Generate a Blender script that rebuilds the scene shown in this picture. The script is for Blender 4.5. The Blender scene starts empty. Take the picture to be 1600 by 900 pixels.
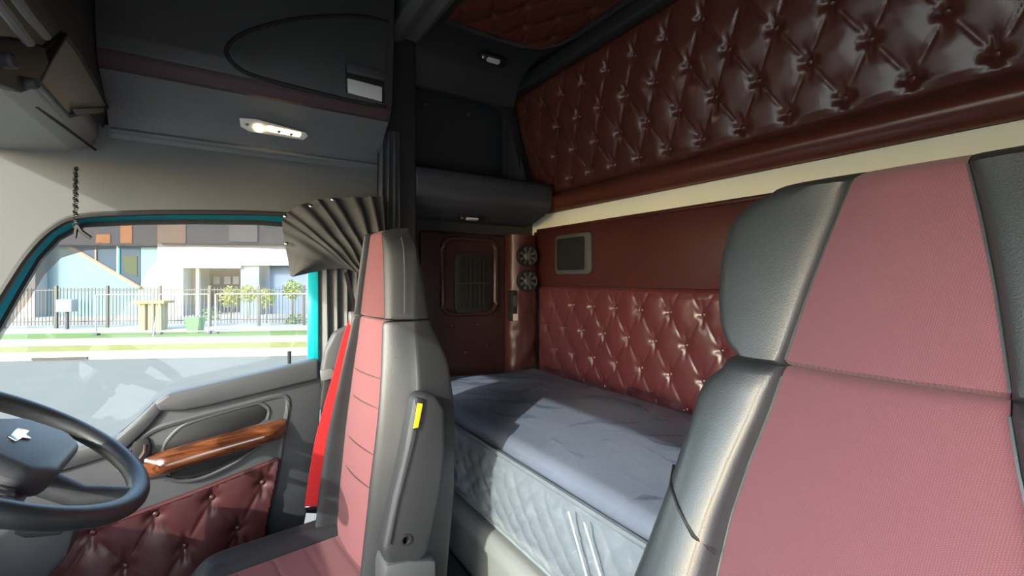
import bpy, bmesh, math, random
from mathutils import Vector, Matrix, noise
random.seed(7)
C = bpy.context.scene.collection
SC = bpy.context.scene

# ------------------------------------------------------------------ camera, sky, sun, exposure
# metres, eye at the origin; X = towards the rear of the truck, Y = across the cab to the driver's door
FPX, HOR = 703.0, 435.0
YAW = math.atan(450 / FPX)
FW = Vector((math.sin(YAW), math.cos(YAW), 0)); RT = Vector((math.cos(YAW), -math.sin(YAW), 0))
cam = bpy.data.cameras.new('camera'); cam.sensor_width = 36; cam.lens = FPX / 1600 * 36
cam.shift_y = -(450 - HOR) / 1600; cam.clip_start = 0.02; cam.clip_end = 500
co = bpy.data.objects.new('camera', cam); C.objects.link(co)
co.rotation_euler = (math.pi / 2, 0, -YAW); SC.camera = co

SUN_DIR = Vector((-1.0, -0.50, 0.51)).normalized()          # towards the sun
w = bpy.data.worlds.new('sky'); SC.world = w; w.use_nodes = True
nt = w.node_tree; sky = nt.nodes.new('ShaderNodeTexSky'); sky.sky_type = 'NISHITA'; sky.sun_disc = False
sky.sun_elevation = math.asin(SUN_DIR.z); sky.sun_rotation = math.atan2(SUN_DIR.x, SUN_DIR.y)
sky.air_density = 1.0; sky.dust_density = 1.5
nt.links.new(sky.outputs[0], nt.nodes['Background'].inputs[0]); nt.nodes['Background'].inputs[1].default_value = 0.72
sl = bpy.data.lights.new('sun', 'SUN'); sl.energy = 4.3; sl.angle = 0.009; sl.color = (1, 0.95, 0.86)
so = bpy.data.objects.new('sun', sl); C.objects.link(so); so.rotation_euler = SUN_DIR.to_track_quat('Z', 'Y').to_euler()
vs = SC.view_settings; vs.view_transform = 'Standard'; vs.look = 'None'; vs.gamma = 1; vs.use_curve_mapping = False
vs.exposure = 1.0

# ------------------------------------------------------------------ helpers
def ray(x, y): return FW + RT * ((x - 800) / FPX) + Vector((0, 0, (HOR - y) / FPX))
def P(x, y, X=None, Y=None, Z=None):
    r = ray(x, y)
    if X is not None: return r * (X / r.x)
    if Y is not None: return r * (Y / r.y)
    return r * (Z / r.z)
def PL(pts, **k): return [P(x, y, **k) for x, y in pts]
def sstep(a, b, x):
    t = min(1, max(0, (x - a) / (b - a))); return t * t * (3 - 2 * t)
def interp(tab, x):
    if x <= tab[0][0]: return tab[0][1]
    for (a, p), (b, q) in zip(tab, tab[1:]):
        if x <= b: return p + (q - p) * (x - a) / (b - a)
    return tab[-1][1]
def crom(pts, n):
    pts = [Vector(p) for p in pts]; ex = [pts[0] * 2 - pts[1]] + pts + [pts[-1] * 2 - pts[-2]]; out = []
    for i in range(1, len(ex) - 2):
        p0, p1, p2, p3 = ex[i - 1:i + 3]
        for k in range(n):
            t = k / n
            out.append(0.5 * ((2 * p1) + (p2 - p0) * t + (2 * p0 - 5 * p1 + 4 * p2 - p3) * t * t + (3 * p1 - p0 - 3 * p2 + p3) * t ** 3))
    return out + [pts[-1]]

def finish(name, bm, m, parent=None, smooth=True):
    bmesh.ops.recalc_face_normals(bm, faces=bm.faces)
    me = bpy.data.meshes.new(name); bm.to_mesh(me); bm.free()
    if smooth:
        for p in me.polygons: p.use_smooth = True
        try: me.set_sharp_from_angle(angle=math.radians(42))
        except Exception: pass
    return link(name, me, m, parent)
def link(name, me, m, parent=None):
    o = bpy.data.objects.new(name, me); C.objects.link(o)
    if m is not None and not me.materials: me.materials.append(m)
    if parent is not None:
        o.parent = parent; o.matrix_parent_inverse = Matrix.Translation(parent.location).inverted()
    return o
def raw(name, vs_, fs, m, parent=None, smooth=True, recalc=True):
    bm = bmesh.new(); vv = [bm.verts.new(v) for v in vs_]
    for f in fs:
        try: bm.faces.new([vv[i] for i in f])
        except ValueError: pass
    if recalc: return finish(name, bm, m, parent, smooth)
    me = bpy.data.meshes.new(name); bm.to_mesh(me); bm.free()
    for p in me.polygons: p.use_smooth = smooth
    return link(name, me, m, parent)
def thing(name, label, cat, loc=(0, 0, 0), group=None):
    o = bpy.data.objects.new(name, None); C.objects.link(o); o.location = loc; o.empty_display_size = .05
    return tag(o, label, cat, group)
def tag(o, label, cat, group=None):
    o['label'] = label; o['category'] = cat
    if group: o['group'] = group
    return o
def struct(o, label, cat='structure'):
    o['kind'] = 'structure'; o['label'] = label; o['category'] = cat; return o
def b_box(bm, a, b, bev=0.0, seg=2):
    a, b = Vector(a), Vector(b); c = (a + b) / 2; d = b - a
    r = bmesh.ops.create_cube(bm, size=1, matrix=Matrix.Translation(c) @ Matrix.Diagonal((abs(d.x), abs(d.y), abs(d.z), 1)))
    if bev > 0:
        es = set(e for v in r['verts'] for e in v.link_edges)
        bmesh.ops.bevel(bm, geom=list(es), offset=bev, segments=seg, profile=.5, affect='EDGES')
def box(name, a, b, m, parent=None, bev=0.004, seg=2):
    bm = bmesh.new(); b_box(bm, a, b, bev, seg); return finish(name, bm, m, parent)
def b_prism(bm, pts, ext, bev=0, seg=2):
    vv = [bm.verts.new(p) for p in pts]; f = bm.faces.new(vv)
    r = bmesh.ops.extrude_face_region(bm, geom=[f]); nv = [g for g in r['geom'] if isinstance(g, bmesh.types.BMVert)]
    bmesh.ops.translate(bm, verts=nv, vec=ext)
    if bev > 0:
        es = set(e for v in vv + nv for e in v.link_edges)
        bmesh.ops.bevel(bm, geom=list(es), offset=bev, segments=seg, profile=.5, affect='EDGES', clamp_overlap=True)
def prism(name, pts, ext, m, parent=None, bev=0.0, seg=2):
    bm = bmesh.new(); b_prism(bm, pts, Vector(ext), bev, seg); return finish(name, bm, m, parent)
def b_tube(bm, pts, r, n=8, closed=False, caps=True):
    pts = [Vector(p) for p in pts]; rings = []; N = len(pts)
    up = Vector((.13, .21, .97))
    for i, p in enumerate(pts):
        if closed: d = pts[(i + 1) % N] - pts[i - 1]
        else: d = pts[min(i + 1, N - 1)] - pts[max(i - 1, 0)]
        d.normalize(); a = d.cross(up); 
        if a.length < 1e-3: a = d.cross(Vector((1, 0, 0)))
        a.normalize(); b = a.cross(d); rr = r[i] if isinstance(r, (list, tuple)) else r
        rings.append([bm.verts.new(p + a * (rr * math.cos(2 * math.pi * k / n)) + b * (rr * math.sin(2 * math.pi * k / n))) for k in range(n)])
    for i in range(N if closed else N - 1):
        A, B = rings[i], rings[(i + 1) % N]
        for k in range(n): bm.faces.new((A[k], A[(k + 1) % n], B[(k + 1) % n], B[k]))
    if caps and not closed: bm.faces.new(rings[0]); bm.faces.new(rings[-1])
def tube(name, pts, r, m, parent=None, n=8, closed=False):
    bm = bmesh.new(); b_tube(bm, pts, r, n, closed); return finish(name, bm, m, parent)
def b_lathe(bm, o, ax, prof, n=20):
    o = Vector(o); ax = Vector(ax).normalized(); u = ax.orthogonal().normalized(); v = ax.cross(u); rings = []
    for r, h in prof:
        rings.append([bm.verts.new(o + ax * h + (u * math.cos(2 * math.pi * k / n) + v * math.sin(2 * math.pi * k / n)) * max(r, 1e-4)) for k in range(n)])
    for A, B in zip(rings, rings[1:]):
        for k in range(n): bm.faces.new((A[k], A[(k + 1) % n], B[(k + 1) % n], B[k]))
    bm.faces.new(rings[0]); bm.faces.new(rings[-1])
def lathe(name, o, ax, prof, m, parent=None, n=20):
    bm = bmesh.new(); b_lathe(bm, o, ax, prof, n); return finish(name, bm, m, parent)
def grid(name, fn, nu, nv, m, parent=None):
    vs_ = [fn(i / nu, j / nv) for i in range(nu + 1) for j in range(nv + 1)]
    fs = [(i * (nv + 1) + j, (i + 1) * (nv + 1) + j, (i + 1) * (nv + 1) + j + 1, i * (nv + 1) + j + 1) for i in range(nu) for j in range(nv)]
    return raw(name, vs_, fs, m, parent)
def plate(name, outer, holes, ext, m, parent=None, bev=0):
    bm = bmesh.new(); es = []
    for loop in [outer] + holes:
        vv = [bm.verts.new(p) for p in loop]
        es += [bm.edges.new((vv[i], vv[(i + 1) % len(vv)])) for i in range(len(vv))]
    r = bmesh.ops.triangle_fill(bm, edges=es, use_beauty=True)
    fs = [g for g in r['geom'] if isinstance(g, bmesh.types.BMFace)]
    r = bmesh.ops.extrude_face_region(bm, geom=fs); nv = [g for g in r['geom'] if isinstance(g, bmesh.types.BMVert)]
    bmesh.ops.translate(bm, verts=nv, vec=Vector(ext))
    return finish(name, bm, m, parent)
def rrect(cx, cz, w_, h_, r, n=5):
    out = []
    for sx, sz, a0 in ((1, 1, 0), (-1, 1, 90), (-1, -1, 180), (1, -1, 270)):
        for k in range(n + 1):
            a = math.radians(a0 + 90 * k / n)
            out.append((cx + sx * (w_ / 2 - r) + r * math.cos(a), cz + sz * (h_ / 2 - r) + r * math.sin(a)))
    return out

# ------------------------------------------------------------------ materials
def mat(name, col, rough=.5, metal=0, bump=0, bscale=200, var=0, vscale=8, coat=0, spec=.5, kind='noise', detail=3, emit=None, sheen=0):
    m = bpy.data.materials.new(name); m.use_nodes = True; t = m.node_tree; b = t.nodes['Principled BSDF']
    b.inputs['Base Color'].default_value = (*col, 1); b.inputs['Roughness'].default_value = rough; b.inputs['Metallic'].default_value = metal
    b.inputs['Specular IOR Level'].default_value = spec; b.inputs['Coat Weight'].default_value = coat; b.inputs['Coat Roughness'].default_value = .12
    if sheen: b.inputs['Sheen Weight'].default_value = sheen
    tc = t.nodes.new('ShaderNodeTexCoord')
    if var:
        n = t.nodes.new('ShaderNodeTexNoise'); n.inputs['Scale'].default_value = vscale; n.inputs['Detail'].default_value = 5
        r = t.nodes.new('ShaderNodeMapRange'); r.inputs[3].default_value = 1 - var; r.inputs[4].default_value = 1 + var
        x = t.nodes.new('ShaderNodeMix'); x.data_type = 'RGBA'; x.blend_type = 'MULTIPLY'; x.inputs[0].default_value = 1
        x.inputs[6].default_value = (*col, 1); t.links.new(tc.outputs['Object'], n.inputs['Vector'])
        t.links.new(n.outputs[0], r.inputs[0]); t.links.new(r.outputs[0], x.inputs[7]); t.links.new(x.outputs[2], b.inputs['Base Color'])
    if bump:
        if kind == 'voronoi': n = t.nodes.new('ShaderNodeTexVoronoi')
        else: n = t.nodes.new('ShaderNodeTexNoise'); n.inputs['Detail'].default_value = detail
        n.inputs['Scale'].default_value = bscale; t.links.new(tc.outputs['Object'], n.inputs['Vector'])
        bp = t.nodes.new('ShaderNodeBump'); bp.inputs['Strength'].default_value = bump; bp.inputs['Distance'].default_value = .002
        t.links.new(n.outputs[0], bp.inputs['Height']); t.links.new(bp.outputs[0], b.inputs['Normal'])
    if emit:
        b.inputs['Emission Color'].default_value = (*emit[0], 1); b.inputs['Emission Strength'].default_value = emit[1]
    return m
def pane_mat(name, tint, refl, rough=.0, gcol=(1, 1, 1)):
    m = bpy.data.materials.new(name); m.use_nodes = True; t = m.node_tree; t.nodes.clear()
    o = t.nodes.new('ShaderNodeOutputMaterial'); x = t.nodes.new('ShaderNodeMixShader'); x.inputs[0].default_value = refl
    a = t.nodes.new('ShaderNodeBsdfTransparent'); a.inputs[0].default_value = (*tint, 1)
    g = t.nodes.new('ShaderNodeBsdfGlossy'); g.inputs[0].default_value = (*gcol, 1); g.inputs['Roughness'].default_value = rough
    t.links.new(a.outputs[0], x.inputs[1]); t.links.new(g.outputs[0], x.inputs[2]); t.links.new(x.outputs[0], o.inputs[0]); return m
def fabric_mat(name, col, scale=420):
    m = mat(name, col, .85, sheen=.08, spec=.2); t = m.node_tree; b = t.nodes['Principled BSDF']
    tc = t.nodes.new('ShaderNodeTexCoord'); mp = t.nodes.new('ShaderNodeMapping'); mp.inputs['Rotation'].default_value = (.6, .5, .78)
    t.links.new(tc.outputs['Object'], mp.inputs[0])
    w1 = t.nodes.new('ShaderNodeTexWave'); w1.inputs['Scale'].default_value = scale * .16; w1.inputs['Distortion'].default_value = .6
    w2 = t.nodes.new('ShaderNodeTexWave'); w2.bands_direction = 'Y'; w2.inputs['Scale'].default_value = scale * .22; w2.inputs['Distortion'].default_value = .6
    for q in (w1, w2): t.links.new(mp.outputs[0], q.inputs[0])
    ad = t.nodes.new('ShaderNodeMath'); ad.operation = 'MULTIPLY'; t.links.new(w1.outputs[1], ad.inputs[0]); t.links.new(w2.outputs[1], ad.inputs[1])
    r = t.nodes.new('ShaderNodeMapRange'); r.inputs[3].default_value = .80; r.inputs[4].default_value = 1.25; t.links.new(ad.outputs[0], r.inputs[0])
    x = t.nodes.new('ShaderNodeMix'); x.data_type = 'RGBA'; x.blend_type = 'MULTIPLY'; x.inputs[0].default_value = 1; x.inputs[6].default_value = (*col, 1)
    t.links.new(r.outputs[0], x.inputs[7]); t.links.new(x.outputs[2], b.inputs['Base Color'])
    bp = t.nodes.new('ShaderNodeBump'); bp.inputs['Strength'].default_value = .35; bp.inputs['Distance'].default_value = .001
    t.links.new(ad.outputs[0], bp.inputs['Height']); t.links.new(bp.outputs[0], b.inputs['Normal']); return m
def wood_mat(name):
    m = mat(name, (.2, .06, .02), .18, coat=.8); t = m.node_tree; b = t.nodes['Principled BSDF']
    tc = t.nodes.new('ShaderNodeTexCoord'); mp = t.nodes.new('ShaderNodeMapping'); mp.inputs['Scale'].default_value = (3, 20, 30)
    n = t.nodes.new('ShaderNodeTexNoise'); n.inputs['Scale'].default_value = 2; n.inputs['Detail'].default_value = 6; n.inputs['Distortion'].default_value = 1.5
    cr = t.nodes.new('ShaderNodeValToRGB'); cr.color_ramp.elements[0].position = .3; cr.color_ramp.elements[0].color = (.035, .010, .005, 1)
    cr.color_ramp.elements[1].position = .7; cr.color_ramp.elements[1].color = (.17, .055, .02, 1)
    t.links.new(tc.outputs['Object'], mp.inputs[0]); t.links.new(mp.outputs[0], n.inputs[0]); t.links.new(n.outputs[0], cr.inputs[0]); t.links.new(cr.outputs[0], b.inputs['Base Color']); return m

M_LEATHER = mat('maroon_leather', (.115, .030, .019), .30, bump=.10, bscale=260, var=.18, vscale=6, coat=.35)
M_LEATHER_P = mat('plum_leather', (.080, .020, .024), .32, bump=.10, bscale=260, var=.15, vscale=6, coat=.25)
M_LEATHER2 = mat('maroon_leather_panel', (.050, .013, .013), .40, bump=.1, bscale=260, var=.15, vscale=5)
M_DOORLEA = mat('maroon_door_leather', (.062, .017, .018), .36, bump=.12, bscale=240, var=.12)
M_BLACK = mat('black_leather', (.016, .020, .026), .46, bump=.2, bscale=650, var=.15, spec=1.0, coat=.2)
M_FABRIC = fabric_mat('red_weave_fabric', (.135, .058, .076), 1100)
M_FABRIC2 = fabric_mat('red_seat_cloth', (.175, .062, .068), 1300)
M_GREYLEA = mat('grey_seat_leather', (.018, .019, .022), .48, bump=.15, bscale=400, var=.1, spec=.5)
M_DARK = mat('dark_plastic', (.028, .029, .030), .5, bump=.15, bscale=600, var=.1)
M_MID = mat('grey_plastic', (.048, .049, .054), .55, bump=.18, bscale=500, var=.06)
M_LIGHT = mat('light_grey_plastic', (.125, .125, .125), .6, bump=.18, bscale=500, var=.05)
M_HEAD = mat('headliner_grey', (.105, .107, .107), .8, bump=.2, bscale=700, var=.05)
M_CONS = mat('console_lit_grey', (.27, .27, .25), .6, bump=.15, bscale=500, var=.05)  # console grey raised so its colour carries the light from below
M_SOFF = mat('soffit_grey', (.115, .12, .12), .6, bump=.18, bscale=500, var=.05)
M_BODY = mat('cabinet_charcoal', (.045, .046, .046), .5, bump=.18, bscale=500, var=.05)
M_ARM = mat('armrest_charcoal', (.020, .021, .024), .5, bump=.18, bscale=500)
M_LOCK = mat('shaded_maroon_vinyl', (.028, .009, .009), .45, bump=.1, bscale=260)  # locker maroon darkened, the shade on the door is put into its colour
M_BLK = mat('matt_black', (.008, .008, .009), .6)
M_RUB = mat('rubber_seal', (.012, .012, .013), .7)
M_TEAL = mat('teal_paint', (.01, .42, .50), .2, coat=1)
M_WOOD = wood_mat('gloss_walnut')
M_CHROME = mat('chrome', (.75, .75, .75), .12, metal=1)
M_STEEL = mat('brushed_plate', (.55, .55, .55), .4, metal=.6)
M_WHITE = mat('cream_vinyl', (.86, .88, .74), .45, bump=.1, bscale=300)
M_MATT = mat('mattress_top', (.17, .195, .245), .6, var=.15, vscale=5)
M_QUILT = mat('quilted_side', (.155, .18, .20), .7, bump=.3, bscale=300, var=.08, vscale=30)
M_RAIL = mat('grey_rail', (.17, .18, .18), .42, var=.08)
M_STRAP = mat('red_webbing', (.55, .012, .015), .7, bump=.3, bscale=900)
M_YEL = mat('yellow_tag', (.75, .45, .01), .5)
M_RED = mat('red_plastic', (.45, .02, .02), .35)
M_CURT = mat('curtain_cloth', (.06, .06, .063), .85, bump=.2, bscale=800, var=.1)
M_STITCH = mat('pale_stitching', (.16, .17, .19), .6)
M_GLASS = pane_mat('window_glass', (.94, .97, .96), .03)
M_SMOKE = pane_mat('smoked_acrylic', (.40, .36, .35), .44, .25, (.8, .75, .65))
_t = M_SMOKE.node_tree; _d = _t.nodes.new('ShaderNodeBsdfDiffuse'); _d.inputs[0].default_value = (.24, .20, .16, 1)
_tr = _t.nodes.new('ShaderNodeBsdfTranslucent'); _tr.inputs[0].default_value = (.22, .18, .15, 1); _mx = _t.nodes.new('ShaderNodeMixShader')
_t.links.new(_d.outputs[0], _mx.inputs[1]); _t.links.new(_tr.outputs[0], _mx.inputs[2])
_x = [n for n in _t.nodes if n.type == 'MIX_SHADER' and n is not _mx and n.inputs[0].default_value < .45][0]; _t.links.new(_mx.outputs[0], _x.inputs[2])
M_COVER = pane_mat('clear_plastic_film', (.90, .92, .96), .15, .20, (.8, .88, 1))
M_LED = mat('warm_led', (1, .8, .5), .4, emit=((1, .72, .36), 14))
M_LENS = mat('lamp_lens', (.7, .66, .6), .15, coat=.5)
M_SCREEN = mat('dark_screen', (.012, .014, .015), .25)
M_MAROONTRIM = mat('maroon_vinyl_strip', (.055, .028, .03), .6, bump=.1)

# ------------------------------------------------------------------ cab shell
FLOOR = -1.12
o = box('floor', (-1.0, -.32, FLOOR - .05), (1.34, 1.86, FLOOR), M_DARK, bev=0); struct(o, 'dark rubber mat floor of the truck cab', 'floor')
o = box('ceiling', (-.9, -.32, .955), (1.34, 1.86, 1.0), M_DARK, bev=0); struct(o, 'dark lined ceiling of the truck cab', 'ceiling')
o = box('wall_rear', (1.30, -.32, FLOOR), (1.34, 1.86, .955), M_WHITE, bev=0); struct(o, 'cream vinyl rear wall of the sleeper behind the bunk', 'wall')
o = box('wall_left', (.42, -.34, FLOOR), (1.30, -.30, .955), M_DARK, bev=0); struct(o, 'dark sleeper side wall behind the passenger seat', 'wall')
o = box('wall_right', (.50, 1.84, FLOOR), (1.30, 1.86, .955), M_DARK, bev=0); struct(o, 'dark sleeper side wall behind the driver seat', 'wall')
o = box('wall_right_header', (-.95, 1.705, .20), (.50, 1.73, .955), M_DARK, bev=0); o.name = 'trim_5'; struct(o, 'dark cab side above the driver door behind the cabinet', 'trim')
# near side: passenger door aperture, open
apl = [(-.30, .20), (.17, .20), (.25, .16), (.28, .08), (.29, -1.06), (-.74, -1.06), (-.74, -.50), (-.485, -.126), (-.41, .06)]
o = plate('wall_front_left', [Vector((x, -.34, z)) for x, z in [(-.95, FLOOR), (.42, FLOOR), (.42, .955), (-.95, .955)]], [[Vector((x, -.34, z)) for x, z in apl]], (0, .04, 0), M_LIGHT); struct(o, 'grey surround of the open passenger doorway', 'wall')
# firewall below the windscreen
o = box('wall_front', (-1.0, -.32, FLOOR), (-.95, 1.70, -.42), M_DARK, bev=0); struct(o, 'dark firewall under the windscreen', 'wall')
o = prism('window_2', [Vector((-.97, -.3, -.42)), Vector((-.97, 1.68, -.42)), Vector((-.86, 1.68, .52)), Vector((-.86, -.3, .52))], (-.006, 0, 0), M_GLASS); struct(o, 'clear windscreen glass above the dashboard', 'window')
bm = bmesh.new(); b_box(bm, (-.90, -.32, .52), (-.80, 1.70, .955)); o = finish('trim_1', bm, M_DARK); struct(o, 'dark header above the windscreen', 'trim')

# ---- driver's side: liner with the door aperture, teal door shell, door trim
YL = 1.62
win = [(130, 353), (215, 349), (300, 348), (400, 349), (452, 353), (476, 366), (486, 395), (489, 470), (491, 564), (370, 594), (262, 618), (240, 630), (215, 655), (180, 684), (90, 708), (-80, 738), (-80, 620), (0, 512), (35, 450), (62, 405), (92, 373)]
def grow(pts, d):
    cx, cy = 260, 500; out = []
    n = len(pts)
    for i, (x, y) in enumerate(pts):
        ax, ay = pts[i - 1]; bx, by = pts[(i + 1) % n]; tx, ty = bx - ax, by - ay; l = math.hypot(tx, ty); nx, ny = ty / l, -tx / l
        out.append((x + nx * d, y + ny * d))
    return out
def yz(pts, Y): return [P(x, y, Y=Y) for x, y in pts]
ap = grow(win, 17)
outer = [(-220, 262), (600, 262), (612, 620), (600, 980), (-220, 980)]
# cab side liner: from the soffit down, with the door aperture cut out
ap2 = [(x, min(y, 950)) for x, y in ap if y < 560] 
lin_hole = grow(win, 19)
o = plate('wall_driver_liner', yz([(-330, 195), (640, 195), (640, 980), (525, 980), (500, 800), (505, 565)] + [q for q in [(505, 470), (500, 395), (490, 358), (460, 338), (400, 333), (300, 332), (215, 333), (122, 339), (78, 360), (45, 395), (15, 440), (-30, 510), (-120, 640), (-330, 900)]], YL), [], (0, .03, 0), M_HEAD)
o.name = 'wall_front_right'; struct(o, 'pale grey lined cab side panel around the driver window', 'wall')
# door (structure) : seal, teal shell, black sash, trim panel
door = struct(bpy.data.objects.new('door_1', None), 'grey driver door with wood armrest and maroon buttoned leather pad', 'door'); C.objects.link(door); door.location = (0, 1.66, -1.0)
tube('door_seal', yz(crom([(x, y, 0) for x, y in [(506, 640), (506, 565), (505, 470), (500, 395), (490, 358), (460, 338), (400, 333), (300, 332), (215, 333), (122, 339), (78, 360), (45, 395), (15, 440), (-30, 510), (-120, 640)]], 4) and [(v.x, v.y) for v in crom([(x, y, 0) for x, y in [(506, 640), (506, 565), (505, 470), (500, 395), (490, 358), (460, 338), (400, 333), (300, 332), (215, 333), (122, 339), (78, 360), (45, 395), (15, 440), (-30, 510), (-120, 640)]], 4)], YL + .004), .009, M_RUB, door)
plate('door_shell', yz(grow(win, 34), 1.70), [yz(grow(win, 2), 1.70)], (0, .03, 0), M_TEAL, door)
plate('window_sash', yz(grow(win, 5), 1.672), [yz(grow(win, -1.5), 1.672)], (0, .02, 0), M_BLK, door)
box('door_edge', P(481, 566, Y=1.666) , P(497, 425, Y=1.668) + Vector((0, .006, 0)), M_TEAL, door, bev=.001)
# glass
g = prism('window_1', yz(grow(win, 4), 1.686), (0, .004, 0), M_GLASS); struct(g, 'clear side window glass of the driver door', 'window')
# weather shield outside the glass, along the top and the front edge
wo = [(470, 340), (400, 338), (300, 336), (215, 337), (124, 342), (80, 364), (48, 398), (18, 443), (-40, 525), (-110, 640)]
wi = [(470, 390), (400, 387), (300, 385), (200, 386), (130, 390), (90, 402), (62, 430), (38, 470), (0, 520), (-70, 640)]
def shield(u, v):
    a = crom([(x, y, 0) for x, y in wo], 1); b = crom([(x, y, 0) for x, y in wi], 1); k = u * (len(a) - 1); i = min(int(k), len(a) - 2); f = k - i
    pa, pb = a[i].lerp(a[i + 1], f), b[i].lerp(b[i + 1], f); q = pa.lerp(pb, v); p = P(q.x, q.y, Y=1.72); p.y += .035 * math.sin(v * math.pi / 2) ; return p
sh = grid('weather_shield', shield, 36, 4, M_SMOKE, door); sh['label'] = 'smoked acrylic weather shield along the driver window top'

# door trim panel
YD = 1.585
pan = [(491, 565), (370, 597), (262, 622), (240, 633), (215, 660), (182, 688), (90, 712), (-90, 745), (-110, 960), (440, 985), (470, 850), (498, 700), (503, 566)]
prism('door_panel', yz(pan, YD), (0, .07, 0), M_MID, door, bev=.006)
prism('belt_cap', yz([(498, 562), (370, 592), (262, 617), (240, 631), (250, 643), (285, 643), (330, 634), (420, 612), (498, 593)], YD - .016), (0, .05, 0), M_MID, door, bev=.008, seg=3)
prism('sill_cap', yz([(242, 630), (214, 657), (182, 685), (90, 710), (-80, 742), (-80, 772), (92, 738), (190, 708), (232, 668), (254, 642)], YD - .010), (0, .05, 0), M_MID, door, bev=.006)
# sculpted frame line round the handle bay
fr = crom([(x, y, 0) for x, y in [(188, 735), (205, 700), (240, 672), (300, 653), (380, 632), (430, 619), (447, 620), (450, 634), (445, 665), (438, 710), (424, 790)]], 5)
tube('bay_moulding', yz([(v.x, v.y) for v in fr], YD + .005), .010, M_MID, door)
prism('handle_recess', yz([(254, 704), (262, 690), (285, 668), (320, 655), (385, 637), (405, 633), (417, 640), (416, 652), (405, 662), (330, 685)], YD - .003), (0, .02, 0), M_BLK, door, bev=.004)
tube('recess_lip', yz([(v.x, v.y) for v in crom([(x, y, 0) for x, y in [(254, 706), (262, 688), (285, 666), (320, 653), (385, 634), (407, 630), (420, 639), (418, 655)]], 5)], YD + .002), .006, M_MID, door)
def armrest(u, v):
    x = 226 + (446 - 226) * u; yc = 732 - (732 - 668) * u ** .92; hh = (19 - 4 * u)
    a = (v - .5) * math.pi * 1.15; p = P(x, yc - hh * math.sin(a), Y=YD - .0); p.y -= .050 * math.cos(a) * min(1, 6 * u + .2) * min(1, 6 * (1 - u) + .3); return p
grid('wood_armrest', armrest, 24, 12, M_WOOD, door)
prism('pull_cup', yz([(268, 748), (300, 748), (335, 735), (380, 712), (400, 702), (396, 694), (330, 700), (262, 728)], YD - .012), (0, .03, 0), M_BLK, door, bev=.004)
tube('cup_lip', yz([(v.x, v.y) for v in crom([(x, y, 0) for x, y in [(258, 747), (285, 752), (318, 746), (360, 727), (384, 712), (398, 702), (408, 698)]], 5)], YD - .006), .006, M_MID, door)
prism('handle_bezel', yz([(206, 690), (232, 684), (238, 700), (232, 722), (205, 728)], YD - .006), (0, .02, 0), M_BLK, door, bev=.004)
tube('door_lever', yz([(228, 694), (226, 706), (219, 716)], YD - .016), .005, M_MAROONTRIM, door)
tube('lock_pin', [P(452, 568, Y=1.645), P(452, 549, Y=1.645)], .006, M_BLK, door)

# ------------------------------------------------------------------ tufted leather
def tuft_h(u, v, H, L):
    du, dv = abs(u - round(u)) * L, abs(v - round(v)) * L; rb = math.hypot(du, dv)
    pu, pv = abs(math.sin(math.pi * u)), abs(math.sin(math.pi * v))
    g = math.exp(-(du / .0038) ** 2); g2 = math.exp(-(dv / .0038) ** 2); th = math.atan2(u - round(u), v - round(v))
    pull = math.exp(-rb / .0165)
    return H * (.80 + .20 * (pu * pv) ** .5 - .13 * (g + g2 - g * g2) - .68 * pull + .16 * math.cos(4 * th) * math.exp(-((rb - .018) / .012) ** 2))
btn_me = None
def button_mesh(m, r):
    bm = bmesh.new(); b_lathe(bm, (0, 0, 0), (0, 0, 1), [(r, -.004), (r, .001), (r * .8, r * .42), (r * .4, r * .6), (.0002, r * .66)], 10)
    bmesh.ops.recalc_face_normals(bm, faces=bm.faces); me = bpy.data.meshes.new('button'); bm.to_mesh(me); bm.free()
    for p in me.polygons: p.use_smooth = True
    me.materials.append(m); return me
def tufted(name, pos, s0, s1, t0, t1, step, cw, ch, sph, rph, H, m, parent, inside=None, btn_r=.0088, edge=.035, wob=.0016):
    """pos(s,t) -> (point, normal); buttons at t = rph + j*ch, s = sph + (k + j/2)*cw"""
    LL = cw * ch / math.hypot(cw / 2, ch); ns, ntt = int((s1 - s0) / step), int((t1 - t0) / step); vs_ = []
    def lift(s, t):
        r = (t - rph) / ch; c = (s - sph) / cw; h = tuft_h(c + r / 2, c - r / 2, H, LL)
        e = min(s - s0, s1 - s, t - t0, t1 - t); k = sstep(0, edge, e); rim = H * .55 * sstep(0, .012, e)
        return rim * (1 - k) + h * k + wob * noise.noise(Vector((s * 9, t * 9, 3))) + .5 * wob * noise.noise(Vector((s * 30, t * 30, 9)))
    for i in range(ns + 1):
        for j in range(ntt + 1):
            s = s0 + (s1 - s0) * i / ns; t = t0 + (t1 - t0) * j / ntt; p, n = pos(s, t); vs_.append(p + n * lift(s, t))
    fs = []
    for i in range(ns):
        for j in range(ntt):
            if inside is None or inside(s0 + (s1 - s0) * (i + .5) / ns, t0 + (t1 - t0) * (j + .5) / ntt):
                a = i * (ntt + 1) + j; fs.append((a, a + ntt + 1, a + ntt + 2, a + 1))
    me = bpy.data.meshes.new(name); me.from_pydata([tuple(v) for v in vs_], [], fs)
    for p in me.polygons: p.use_smooth = True
    o = link(name, me, m, parent); bme = button_mesh(m, btn_r)
    for j in range(int(math.ceil((t0 - rph) / ch)) - 1, int((t1 - rph) / ch) + 2):
        for k in range(int((s0 - sph) / cw) - 3, int((s1 - sph) / cw) + 4):
            t = rph + j * ch; s = sph + (k + (j % 2) / 2) * cw
            if min(s - s0, s1 - s, t - t0, t1 - t) < .012 or (inside and not inside(s, t)): continue
            p, n = pos(s, t); b = bpy.data.objects.new('button', bme); C.objects.link(b); b.parent = o
            b.location = p + n * .0045; b.rotation_euler = n.to_track_quat('Z', 'Y').to_euler()
    return o

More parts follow.
